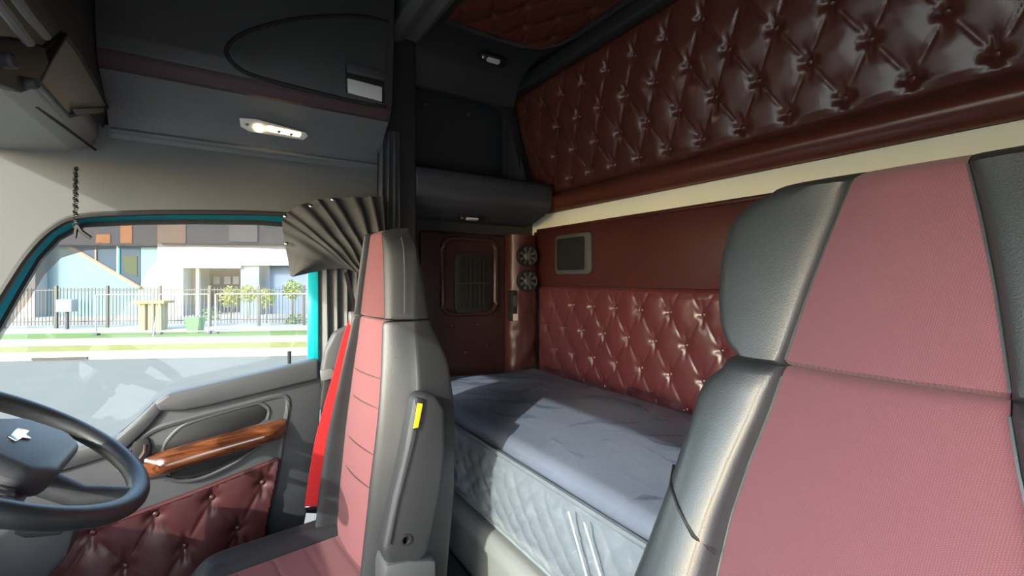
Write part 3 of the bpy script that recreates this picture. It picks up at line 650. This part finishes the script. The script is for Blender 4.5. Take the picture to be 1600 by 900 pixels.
def drape2(u, v):
    x = 590 + 34 * u + (1 - v) * 0; y = 205 + 175 * v; p = P(x, y, Y=1.575); p.y += .010 * math.sin(u * 2 * math.pi * 3.5 + v); return p
grid('drape_cloth', drape2, 50, 10, M_CURT, c2)

# ------------------------------------------------------------------ overhead cabinet and soffit above the door
oc = thing('overhead_cabinet', 'dark overhead cabinet with oval door above the driver window', 'cabinet', (.1, 1.5, .54))
face = [(1.425, .955), (1.44, .75), (1.452, .60), (1.462, .565)]
prism('cabinet_body', [Vector((-.262, y, z)) for y, z in face + [(1.475, .548), (1.70, .548), (1.70, .955)]], (.727, 0, 0), M_BODY, oc, bev=.004)
strip = [(1.462, .562), (1.466, .548), (1.480, .526), (1.50, .520), (1.50, .547)]
prism('maroon_strip', [Vector((-.261, y, z)) for y, z in strip], (.725, 0, 0), M_MAROONTRIM, oc, bev=.001)
so_ = [(1.483, .545), (1.485, .527), (1.535, .492), (1.575, .452), (1.602, .418), (1.612, .395), (1.625, .375), (1.64, .355), (1.64, .545)]
prism('soffit', [Vector((-.262, y, z)) for y, z in so_], (.727, 0, 0), M_SOFF, oc, bev=.002)
tube('soffit_rib', [Vector((-.258, 1.607, .400)), Vector((.47, 1.607, .400))], .009, M_SOFF, oc)
tube('soffit_rib', [Vector((-.258, 1.632, .360)), Vector((.50, 1.632, .360))], .012, M_LIGHT, oc)
# oval door: outline on the cabinet face
ov = [(607, 38), (560, 28), (480, 30), (420, 42), (375, 60), (355, 80), (358, 98), (380, 120), (430, 138), (500, 157), (560, 172), (604, 180)]
ov = [(x, y * .93) for x, y in ov]
def face_pt(x, y, off=0):
    for it in range(12):
        yy = 1.45 if it == 0 else interp([(.52, 1.462), (.60, 1.452), (.75, 1.44), (.955, 1.425)], p.z)
        p = P(x, y, Y=yy - off)
    return p
ovs = crom([(x, y, 0) for x, y in ov], 5)
ovd = prism('oval_door', [face_pt(v.x, v.y, .006) for v in ovs], (0, .01, 0), M_BODY, oc, bev=.003)
tube('door_groove', [face_pt(v.x, v.y, .004) for v in ovs], .006, M_BLK, oc)
prism('latch_recess', [face_pt(x, y, .010) for x, y in [(540, 97), (600, 112), (602, 162), (541, 143)]], (0, .01, 0), M_BLK, ovd, bev=.002)
prism('latch_hood', [face_pt(x, y, .016) for x, y in [(540, 95), (601, 111), (601, 126), (543, 112)]], (0, .012, 0), M_MID, ovd, bev=.003)
prism('latch_plate', [face_pt(x, y, .018) for x, y in [(543, 122), (597, 136), (597, 158), (544, 144)]], (0, .008, 0), mat('silver_label', (.62, .62, .60), .45), ovd, bev=.001)
# dome lamp on the soffit
dl = thing('dome_lamp', 'lit warm LED dome lamp on the soffit above the window', 'lamp', P(425, 200, Y=1.535))
def soff(x, y, off=.0):
    p = P(x, y, Y=1.52)
    for it in range(12):
        yy = interp([(.395, 1.612), (.418, 1.602), (.452, 1.575), (.492, 1.535), (.527, 1.485)], p.z); p = P(x, y, Y=yy - off)
    return p
prism('bezel', [soff(x, y, .0135) for x, y in [(374, 184), (400, 186), (478, 207), (482, 213), (474, 219), (390, 206), (376, 198)]], (0, .008, .004), M_LENS, dl, bev=.002)
prism('led_strip', [soff(x, y, .0165) for x, y in [(418, 197), (470, 208), (468, 214), (416, 204)]], (0, .004, .002), M_LED, dl, bev=.0005)
lathe('spot_bulb', soff(404, 200, .0140), (0, -.7, -.7), [(.012, 0), (.011, .004), (.004, .007)], M_LED, dl, 14)
for xx in (386, 436, 455): lathe('lens_divider', soff(xx, 194 + (xx - 386) * .22, .0140), (0, -.7, -.7), [(.005, 0), (.005, .003), (.002, .004)], M_CHROME, dl, 10)

# ------------------------------------------------------------------ front corner: overhead console, radio, pull cord
fc = thing('front_console', 'grey overhead console running above the windscreen', 'console', (-.5, .8, .34))
cpro = [(-.30, .955), (-.285, .70), (-.28, .46), (-.285, .385), (-.30, .352), (-.335, .335), (-.42, .325), (-.50, .318), (-.52, .335), (-.60, .40), (-.80, .515), (-.80, .955)]
prism('console_shell', [Vector((x, -.28, z)) for x, z in cpro], (0, 1.925, 0), M_CONS, fc, bev=.003)
prism('console_fascia', [Vector((x, .2, z)) for x, z in [(-.279, .955), (-.265, .70), (-.262, .47), (-.27, .40), (-.29, .42), (-.29, .955)]], (0, 1.40, 0), M_DARK, fc, bev=.003)
prism('storage_pocket', PL([(58, 128), (78, 90), (101, 58), (118, 80), (150, 135), (165, 165), (140, 172), (105, 178)], X=-.262), (.004, 0, 0), M_CONS, fc, bev=.001)
tube('pocket_rim', PL([(58, 128), (78, 90), (101, 55), (118, 78), (150, 133), (167, 168), (140, 174), (105, 181), (58, 128)], X=-.258), .005, M_DARK, fc)
prism('pocket_lip', PL([(118, 170), (162, 168), (163, 176), (122, 180)], X=-.25), (-.006, 0, 0), M_LIGHT, fc, bev=.001)
tube('console_seam', PL([(56, 166), (110, 206), (165, 246)], Z=.345), .003, M_BLK, fc, 6)
cb = thing('radio_unit', 'black two-way radio hung under the front overhead console', 'radio', P(40, 120, X=-.24))
prism('radio_body', PL([(-30, 60), (40, 62), (70, 72), (78, 100), (58, 138), (36, 146), (-30, 120)], X=-.245), (-.02, 0, 0), M_BLK, cb, bev=.004)
lathe('knob', P(42, 130, X=-.243), (1, -.4, 0), [(.008, 0), (.008, .010), (.006, .013)], M_MID, cb, 12)
lathe('knob', P(6, 95, X=-.243), (1, -.4, 0), [(.010, 0), (.010, .010), (.007, .013)], M_MID, cb, 12)
gh = thing('grab_rail', 'pair of grey rails beside the two-way radio', 'rail', P(45, 60, X=-.235))
tube('rail', PL([(-20, -18), (12, 22), (45, 66)], X=-.235), .007, M_LIGHT, gh); tube('rail', PL([(14, -18), (42, 20), (72, 56)], X=-.235), .007, M_LIGHT, gh)
pc = thing('pull_cord', 'black twisted air horn cord hanging before the window', 'cord', P(122, 268, Y=1.57))
bm = bmesh.new(); q = [P(118 + 1.2 * math.sin(i * 1.6), 262 + i * 2.6, Y=1.57) + Vector((0, .003 * math.cos(i * 1.6), 0)) for i in range(37)]; b_tube(bm, q, .005, 6); finish('cord', bm, M_BLK, pc)
tube('cord_toggle', [P(121, 352, Y=1.568), P(128, 362, Y=1.568), P(142, 372, Y=1.568)], .005, M_BLK, pc, 6)
tube('cord_toggle', [P(120, 352, Y=1.568), P(117, 372, Y=1.568)], .004, M_BLK, pc, 6)

# A pillar between windscreen and door window
o = prism('trim_4', [Vector((-.90, 1.60, .50)), Vector((-.80, 1.60, .50)), Vector((-.95, 1.60, -.45)), Vector((-1.0, 1.60, -.45))], (0, .1, 0), M_MID, bev=.01); struct(o, 'grey windscreen pillar ahead of the driver window', 'trim')

# ------------------------------------------------------------------ dashboard, wheel
db = thing('dashboard', 'dark grey dashboard under the windscreen', 'dashboard', (-.7, .8, -.9))
dpro = [(-.95, -.42), (-.72, -.42), (-.60, -.47), (-.56, -.56), (-.58, -.80), (-.66, -.98), (-.95, -.98)]
prism('dash_body', [Vector((x, .35, z)) for x, z in dpro], (0, 1.18, 0), M_MID, db, bev=.015, seg=3)
bn = prism('cushion_shade_block', [Vector((x, .52, z)) for x, z in [(-.80, -.42), (-.74, -.32), (-.64, -.275), (-.58, -.285), (-.57, -.31), (-.62, -.46)]], (0, .60, 0), M_DARK, db, bev=.01)  # unseen hood added on the dash to shade the front of the driver's cushion
prism('knee_panel', PL([(-60, 808), (60, 812), (120, 822), (105, 870), (60, 920), (-60, 940)], Y=1.30), (0, .08, 0), M_MID, db, bev=.01)
prism('lever_guide', PL([(20, 815), (40, 812), (60, 826), (95, 824), (96, 836), (40, 842), (22, 836)], Y=1.28), (0, .03, 0), M_DARK, db, bev=.003)
sw_ = thing('steering_wheel', 'grey leather steering wheel in front of the driver seat', 'steering wheel', (-.32, 1.15, -.30))
wc = Vector((-.325, 1.155, -.302)); th = math.radians(35); wu = Vector((0, 1, 0)); wv = Vector((math.cos(th), 0, -math.sin(th))); wn = wu.cross(wv); wn = wn if wn.z > 0 else -wn
RW = .22
tube('rim', [wc + wu * (RW * math.cos(a)) + wv * (RW * math.sin(a)) for a in [2 * math.pi * i / 72 for i in range(72)]], .0185, M_GREYLEA, sw_, 14, True)
tube('rim_stitching', [wc + (wu * math.cos(a) + wv * math.sin(a)) * (RW - .0165) + wn * .003 for a in [2 * math.pi * i / 72 for i in range(72)]], .0012, M_STITCH, sw_, 5, True)
def hubpt(a, b, h): return wc + wu * a + wv * b + wn * h
hp = [(-.10, -.025), (-.05, -.055), (.05, -.055), (.105, -.025), (.115, .055), (.075, .09), (-.075, .09), (-.115, .055)]
prism('hub_pad', [hubpt(a, b, -.03) for a, b in hp], wn * .055, M_MID, sw_, bev=.018, seg=4)
prism('hub_emblem', [hubpt(a * .7, b * .7 + .005, .0255) for a, b in [(-.035, -.018), (.035, -.022), (.045, .002), (.012, .004), (0, .020), (-.012, .004), (-.045, .002)]], wn * .003, M_CHROME, sw_, bev=.0008)
for sg in (1, -1):
    prism('spoke', [hubpt(sg * a, b, -.032) for a, b in [(.085, .0), (.20, .02), (.208, .05), (.188, .08), (.085, .075)]], wn * .018, M_MID, sw_, bev=.005)
    for k in range(4): prism('spoke_button', [hubpt(sg * (.105 + .018 * k + a), .030 + .005 * k + b, -.0135) for a, b in [(0, 0), (.015, .003), (.012, .028), (-.003, .025)]], wn * .006, M_LIGHT, sw_, bev=.0015)
tube('lower_spoke', [hubpt(0, .05, -.03), hubpt(0, .14, -.035), hubpt(0, .212, -.005)], [.024, .02, .014], M_MID, sw_, 10)
tube('column', [hubpt(0, 0, -.03), hubpt(0, 0, -.16), hubpt(0, -.02, -.30)], [.045, .055, .06], M_DARK, sw_, 16)
st = thing('indicator_stalk', 'black stalk with chrome tip behind the steering wheel', 'lever', hubpt(.05, 0, -.08))
tube('stalk', [hubpt(.062, .004, -.08), hubpt(.13, .02, -.075), hubpt(.20, .045, -.07)], [.008, .008, .010], M_BLK, st)
tube('stalk_tip', [hubpt(.195, .043, -.070), hubpt(.225, .055, -.066)], .011, M_CHROME, st)

# ------------------------------------------------------------------ outside
GZ = -2.45
E1 = Vector((.902, -.431, 0)); E2 = Vector((.431, .902, 0))     # along the street, across it
def O(a, b, z): return E1 * a + E2 * b + Vector((0, 0, z))
def PE(x, y, e2):
    r = ray(x, y); return r * (e2 / r.dot(E2))
def e1z(x, y, e2): p = PE(x, y, e2); return p.dot(E1), p.z
M_ROAD = mat('asphalt', (.10, .10, .082), .9, bump=.4, bscale=30, var=.12, vscale=1.2)
M_CONC = mat('concrete', (.24, .235, .21), .9, var=.08, vscale=1.5)
M_GRASS = mat('verge_grass', (.075, .13, .02), .95, bump=.6, bscale=20, var=.35, vscale=3)
M_DRYG = mat('dry_grass', (.16, .155, .03), .95, bump=.6, bscale=20, var=.35, vscale=3)
M_WHT = mat('white_render', (.28, .28, .275), .8, var=.03)
M_BLUE = mat('pale_blue_render', (.085, .135, .155), .8, var=.04)
M_BLUE2 = mat('shaded_blue_render', (.085, .12, .18), .8, var=.04)  # the building's blue again, with the wall's shade put into the colour
M_BGLASS = mat('building_glass', (.03, .045, .065), .6, var=.3, vscale=.6, spec=.08)
M_FENCE = mat('black_steel', (.015, .016, .018), .5)
M_GALV = mat('galvanised', (.26, .26, .23), .5, metal=.3)
M_ORANGE = mat('orange_cladding', (.36, .14, .02), .7)
M_TAN = mat('tan_cladding', (.20, .14, .10), .8)
M_DKCL = mat('charcoal_cladding', (.045, .042, .055), .7, var=.1)
def strip_(nm, b0, b1, z0, z1, m, lab, cat):
    o = prism(nm, [O(-45, b0, z0), O(40, b0, z0), O(40, b1, z0), O(-45, b1, z0)], (0, 0, z1 - z0), m); struct(o, lab, cat); return o
strip_('ground_bounce_apron', -45, -2.2, GZ - .2, GZ, mat('pale_bounce_apron', (.50, .48, .42), .9, var=.06, vscale=1.5), 'unseen pale apron added on the passenger side to bounce light', 'apron')  # out-of-view pale ground, added to bounce sunlight up into the cab
strip_('ground_road', -2.2, 15.05, GZ - .2, GZ, M_ROAD, 'sunlit pale asphalt road outside the driver window', 'road')
strip_('ground_kerb', 15.05, 16.1, GZ - .2, GZ + .10, M_CONC, 'pale concrete kerb along the road', 'kerb')
strip_('ground_verge', 16.1, 17.5, GZ - .2, GZ + .11, M_DRYG, 'yellowish grass strip between kerb and footpath', 'verge')
strip_('ground_footpath', 17.5, 19.4, GZ - .2, GZ + .12, M_CONC, 'pale concrete footpath between two grass strips', 'footpath')
strip_('ground_lawn', 19.4, 21.2, GZ - .2, GZ + .13, M_GRASS, 'green grass strip beside the temporary fence', 'lawn')
strip_('ground_forecourt', 21.2, 60, GZ - .2, GZ + .11, M_CONC, 'pale concrete forecourt before the buildings', 'forecourt')
a0 = e1z(50, 556, 15.04)[0]; a1 = e1z(137, 556, 15.04)[0]
bm = bmesh.new(); b_prism(bm, [O(a0, 15.02, GZ + .012), O(a1, 15.02, GZ + .012), O(a1, 15.02, GZ + .085), O(a0, 15.02, GZ + .085)], E2 * .028); o = finish('storm_drain', bm, M_BLK); tag(o, 'dark storm drain slot in the kerb face', 'drain')

# black palisade fence
FE = 23.6
fence = thing('palisade_fence', 'black steel palisade fence in front of the pale blue building', 'fence', O(-12, FE, GZ + .11))
fa, fb = e1z(-60, 480, FE)[0], e1z(500, 480, FE)[0]; zt = e1z(160, 448, FE)[1]; zb = GZ + .25
pk = bmesh.new(); b_box(pk, (-.012, -.012, 0), (.012, .012, zt - zb - .05)); me_p = bpy.data.meshes.new('picket'); pk.to_mesh(me_p); pk.free(); me_p.materials.append(M_FENCE)
rz = math.atan2(E1.y, E1.x); n = int((fb - fa) / .15)
for i in range(min(n, 290)):
    b = bpy.data.objects.new('picket', me_p); C.objects.link(b); b.parent = fence; b.matrix_parent_inverse = Matrix.Translation(fence.location).inverted(); b.location = O(fa + i * .15, FE, zb); b.rotation_euler = (0, 0, rz)
for zz in (zt - .18, zb + .15): prism('rail', [O(fa, FE - .02, zz), O(fb, FE - .02, zz), O(fb, FE + .02, zz), O(fa, FE + .02, zz)], (0, 0, .045), M_FENCE, fence)
for x in (6, 88, 168, 250, 328, 405, 475):
    a = e1z(x, 480, FE)[0]; prism('post', [O(a - .055, FE - .05, GZ + .10), O(a + .055, FE - .05, GZ + .10), O(a + .055, FE + .05, GZ + .10), O(a - .055, FE + .05, GZ + .10)], (0, 0, zt - GZ - .05), M_FENCE, fence)
# temporary mesh fence panels
TE = 20.3
def temp(x0, x1, lab):
    a, b = e1z(x0, 500, TE)[0], e1z(x1, 500, TE)[0]; z0 = GZ + .16; z1 = e1z(240, 460, TE)[1]
    t = thing('temporary_fence', lab, 'fence panel', O((a + b) / 2, TE, z0), 'temporary fence panels on the verge')
    for q in (a, b): tube('upright', [O(q, TE, z0), O(q, TE, z1)], .03, M_GALV, t, 8)
    for z in (z0 + .08, z1): tube('crossbar', [O(a, TE, z), O(b, TE, z)], .024, M_GALV, t, 8)
    bm = bmesh.new(); n = int((b - a) / .16)
    for i in range(1, n): b_tube(bm, [O(a + (b - a) * i / n, TE, z0 + .08), O(a + (b - a) * i / n, TE, z1)], .004, 3)
    o = finish('mesh_wires', bm, M_GALV, t); o['kind'] = 'stuff'
    for q in (a, b): prism('foot_block', [O(q - .1, TE - .09, GZ + .131), O(q + .1, TE - .09, GZ + .131), O(q + .1, TE + .09, GZ + .131), O(q - .1, TE + .09, GZ + .131)], (0, 0, .10), M_DKCL, t, bev=.01)
temp(150, 238, 'galvanised mesh panel standing before the white mailbox end of the fence'); temp(249, 326, 'galvanised mesh panel standing before the timber stand'); temp(337, 484, 'long galvanised mesh panel standing before the small trees')
tube('brace_bar', [O(e1z(246, 500, TE)[0], TE - .05, GZ + 1.0), O(e1z(262, 522, TE)[0], TE - .9, GZ + .14)], .025, M_GALV); tag(bpy.data.objects['brace_bar'], 'slanted galvanised brace propping the mesh fence', 'brace')

# building
BE = 31.0
bd = thing('office_building', 'large white and pale blue commercial building across the street', 'building', O(-3, BE, GZ + .11))
def slab(nm, x0, x1, y0, y1, e2, d, m, parent=bd, zlo=None, zhi=None):
    a, zt_ = e1z(x0, y0, e2); b, zb_ = e1z(x1, y1, e2); a2, b2 = a, b
    if zlo is not None: zb_ = zlo
    if zhi is not None: zt_ = zhi
    return prism(nm, [O(a, e2, zb_), O(b, e2, zb_), O(b, e2 + d, zb_), O(a, e2 + d, zb_)], (0, 0, zt_ - zb_), m, parent)
G = GZ + .105
slab('end_wall', -140, 55, 300, 500, BE - .6, 3, M_WHT, zlo=G, zhi=3.6)
slab('blue_wall', 55, 246, 300, 500, BE + .2, 2, M_BLUE, zlo=G, zhi=5.0)
slab('white_wall', 246, 286, 300, 500, BE - .6, 3, M_WHT, zlo=G, zhi=2.2)
slab('white_wall', 286, 376, 300, 419, BE - .6, 3, M_WHT, zhi=2.2)
slab('white_wall', 376, 405, 300, 415, BE - .6, 3, M_WHT, zhi=2.2)
slab('white_wall', 405, 560, 300, 415, BE - .6, 3, M_WHT, zhi=2.2)
slab('blue_pier', 376, 405, 415, 500, BE - .4, 2, M_BLUE, zlo=G)
slab('shaded_wall', 405, 560, 415, 500, BE + .4, 2, M_BLUE2, zlo=G)
slab('entry_back', 284, 378, 410, 500, BE + 2.6, .3, M_DKCL, zlo=G)
for k, (x0, x1) in enumerate([(316, 328), (333, 343), (350, 360), (364, 373)]): slab('entry_window', x0, x1, 432, 444, BE + 2.5, .08, M_WHT)
slab('entry_side', 286, 306, 419, 500, BE + .3, .3, mat('entry_stone', (.16, .15, .11), .8, var=.2), zlo=G); slab('entry_column', 306, 311, 419, 500, BE - .3, .2, M_WHT, zlo=G)
# slanted glazed stair window
tri = [(112, 386), (148, 386), (183, 386), (218, 386), (218, 448), (200, 440)]
fr_ = [(108, 385), (219, 385), (219, 450)]
prism('stair_glazing', [PE(x, y, BE + .15) for x, y in fr_], E2 * .1, M_BGLASS, bd)
tube('glazing_bar', [PE(108, 385, BE + .12), PE(219, 450, BE + .12)], .12, M_TAN, bd, 6)
tube('glazing_bar', [PE(185, 385, BE + .12), PE(185, 432, BE + .12)], .09, M_TEAL, bd, 6); tube('glazing_bar', [PE(150, 385, BE + .12), PE(150, 410, BE + .12)], .06, M_TAN, bd, 6)
prism('stair_panel', [PE(x, y, BE + .13) for x, y in [(190, 400), (214, 400), (214, 432), (196, 426)]], E2 * .04, mat('olive_panel', (.05, .055, .035), .9, spec=.1), bd)
# upper storey band
slab('upper_band', 60, 246, 300, 384, BE - .2, .5, M_DKCL, zhi=5.5); slab('upper_band', 246, 290, 300, 380, BE - .9, .4, M_TAN, zhi=5.5); slab('upper_band', 290, 560, 300, 383, BE - .85, .4, M_DKCL, zhi=5.5)
slab('orange_panel', 188, 206, 352, 380, BE - .25, .06, M_ORANGE); slab('orange_panel', 150, 172, 366, 380, BE - .25, .06, M_ORANGE); slab('grey_panel', 358, 402, 300, 378, BE - .95, .08, mat('grey_cladding', (.10, .10, .11), .7), zhi=5.5)

# street furniture
mb_ = thing('mailbox', 'white mailbox on a dark post by the palisade fence', 'mailbox', O(*[e1z(102, 500, 23.0)[0], 23.0], GZ + .11))
a, z1 = e1z(90, 468, 23.0); b, z0 = e1z(114, 487, 23.0)
prism('box_body', [O(a, 22.9, z0), O(b, 22.9, z0), O(b, 23.3, z0), O(a, 23.3, z0)], (0, 0, z1 - z0), M_WHT, mb_, bev=.02); tube('post', [O((a + b) / 2, 23.1, GZ + .11), O((a + b) / 2, 23.1, z0)], .07, M_DKCL, mb_)
gb = thing('wheelie_bin', 'green bin standing behind the mesh fence', 'bin', O(e1z(304, 510, 20.9)[0], 20.9, GZ + .13)); a, z1 = e1z(293, 495, 20.9); b, _ = e1z(316, 495, 20.9); m_ = mat('green_plastic', (.05, .15, .05), .6)
c0 = [O(a + .08, 20.7, GZ + .132), O(b - .08, 20.7, GZ + .132), O(b - .08, 21.15, GZ + .132), O(a + .08, 21.15, GZ + .132)]; c1 = [O(a, 20.65, z1 - .1), O(b, 20.65, z1 - .1), O(b, 21.18, z1 - .1), O(a, 21.18, z1 - .1)]
raw('tub', c0 + c1, [(0, 1, 2, 3), (4, 5, 6, 7)] + [(i, (i + 1) % 4, 4 + (i + 1) % 4, 4 + i) for i in range(4)], m_, gb, smooth=False); prism('lid', [p + Vector((0, 0, .002)) for p in c1], (0, 0, .08), m_, gb, bev=.02)
tb = thing('timber_stand', 'rough timber stand with a flat top behind the mesh fence', 'timber stand', O(e1z(236, 500, 22.3)[0], 22.3, GZ + .11)); mt_ = mat('weathered_timber', (.20, .16, .07), .9, var=.3)
a, z1 = e1z(216, 470, 22.3); b, _ = e1z(262, 470, 22.3); prism('top', [O(a, 22, z1 - .12), O(b, 22, z1 - .12), O(b, 22.8, z1 - .12), O(a, 22.8, z1 - .12)], (0, 0, .12), mt_, tb)
for q in (a + .25, (a + b) / 2, b - .3): prism('leg', [O(q - .12, 22.15, GZ + .112), O(q + .12, 22.15, GZ + .112), O(q + .12, 22.6, GZ + .112), O(q - .12, 22.6, GZ + .112)], (0, 0, z1 - .12 - GZ - .112), mt_, tb)
M_LEAF = mat('young_leaves', (.20, .23, .03), .7, var=.3, vscale=2); M_BARK = mat('bark', (.12, .09, .06), .9); M_LEAF2 = mat('dark_hedge_leaves', (.10, .16, .04), .8, var=.3, vscale=2)
def tree(nm, lab, x, ytop, e2, rad, m, n=340, trunk=True, cat='tree'):
    a, z1 = e1z(x, ytop, e2); t = thing(nm, lab, cat, O(a, e2, GZ + .11)); rnd = random.Random(int(x)); c = O(a, e2, z1 - rad * 1.1)
    if trunk: tube('trunk', [O(a, e2, GZ + .11), O(a + .05, e2, (GZ + z1) / 2), c], [.05, .04, .02], M_BARK, t, 6)
    vv, fs = [], []
    for i in range(n):
        d = Vector((rnd.gauss(0, 1), rnd.gauss(0, 1), rnd.gauss(0, 1))).normalized() * rad * rnd.random() ** .4; d.z *= 1.1
        u = Vector((rnd.uniform(-1, 1), rnd.uniform(-1, 1), rnd.uniform(-1, 1))).normalized(); v = u.orthogonal().normalized(); s = rad * .16; p = c + d; k = len(vv)
        vv += [p - u * s, p + v * s * .5, p + u * s, p - v * s * .5]; fs.append((k, k + 1, k + 2, k + 3))
    o = raw('foliage', vv, fs, m, t, smooth=False, recalc=False); o['kind'] = 'stuff'
tree('young_tree', 'small yellow-green tree before the dark entry of the building', 360, 446, 25.5, .55, M_LEAF)
tree('young_tree', 'small yellow-green tree before the pale blue pier', 388, 444, 28.0, .5, M_LEAF)
tree('young_tree', 'yellow-green tree before the shaded blue wall beside the pier', 416, 450, 24.9, .5, M_LEAF)
tree('young_tree', 'yellow-green tree before the shaded wall beside the window edge', 457, 436, 26.4, .55, M_LEAF)
tree('low_hedge', 'low dark green hedge by the palisade fence', 462, 490, 24.6, .55, M_LEAF2, 300, False, 'hedge'); tree('low_hedge', 'low sparse shrub below the dark entry', 330, 478, 27.0, .5, M_LEAF2, 260, False, 'hedge')
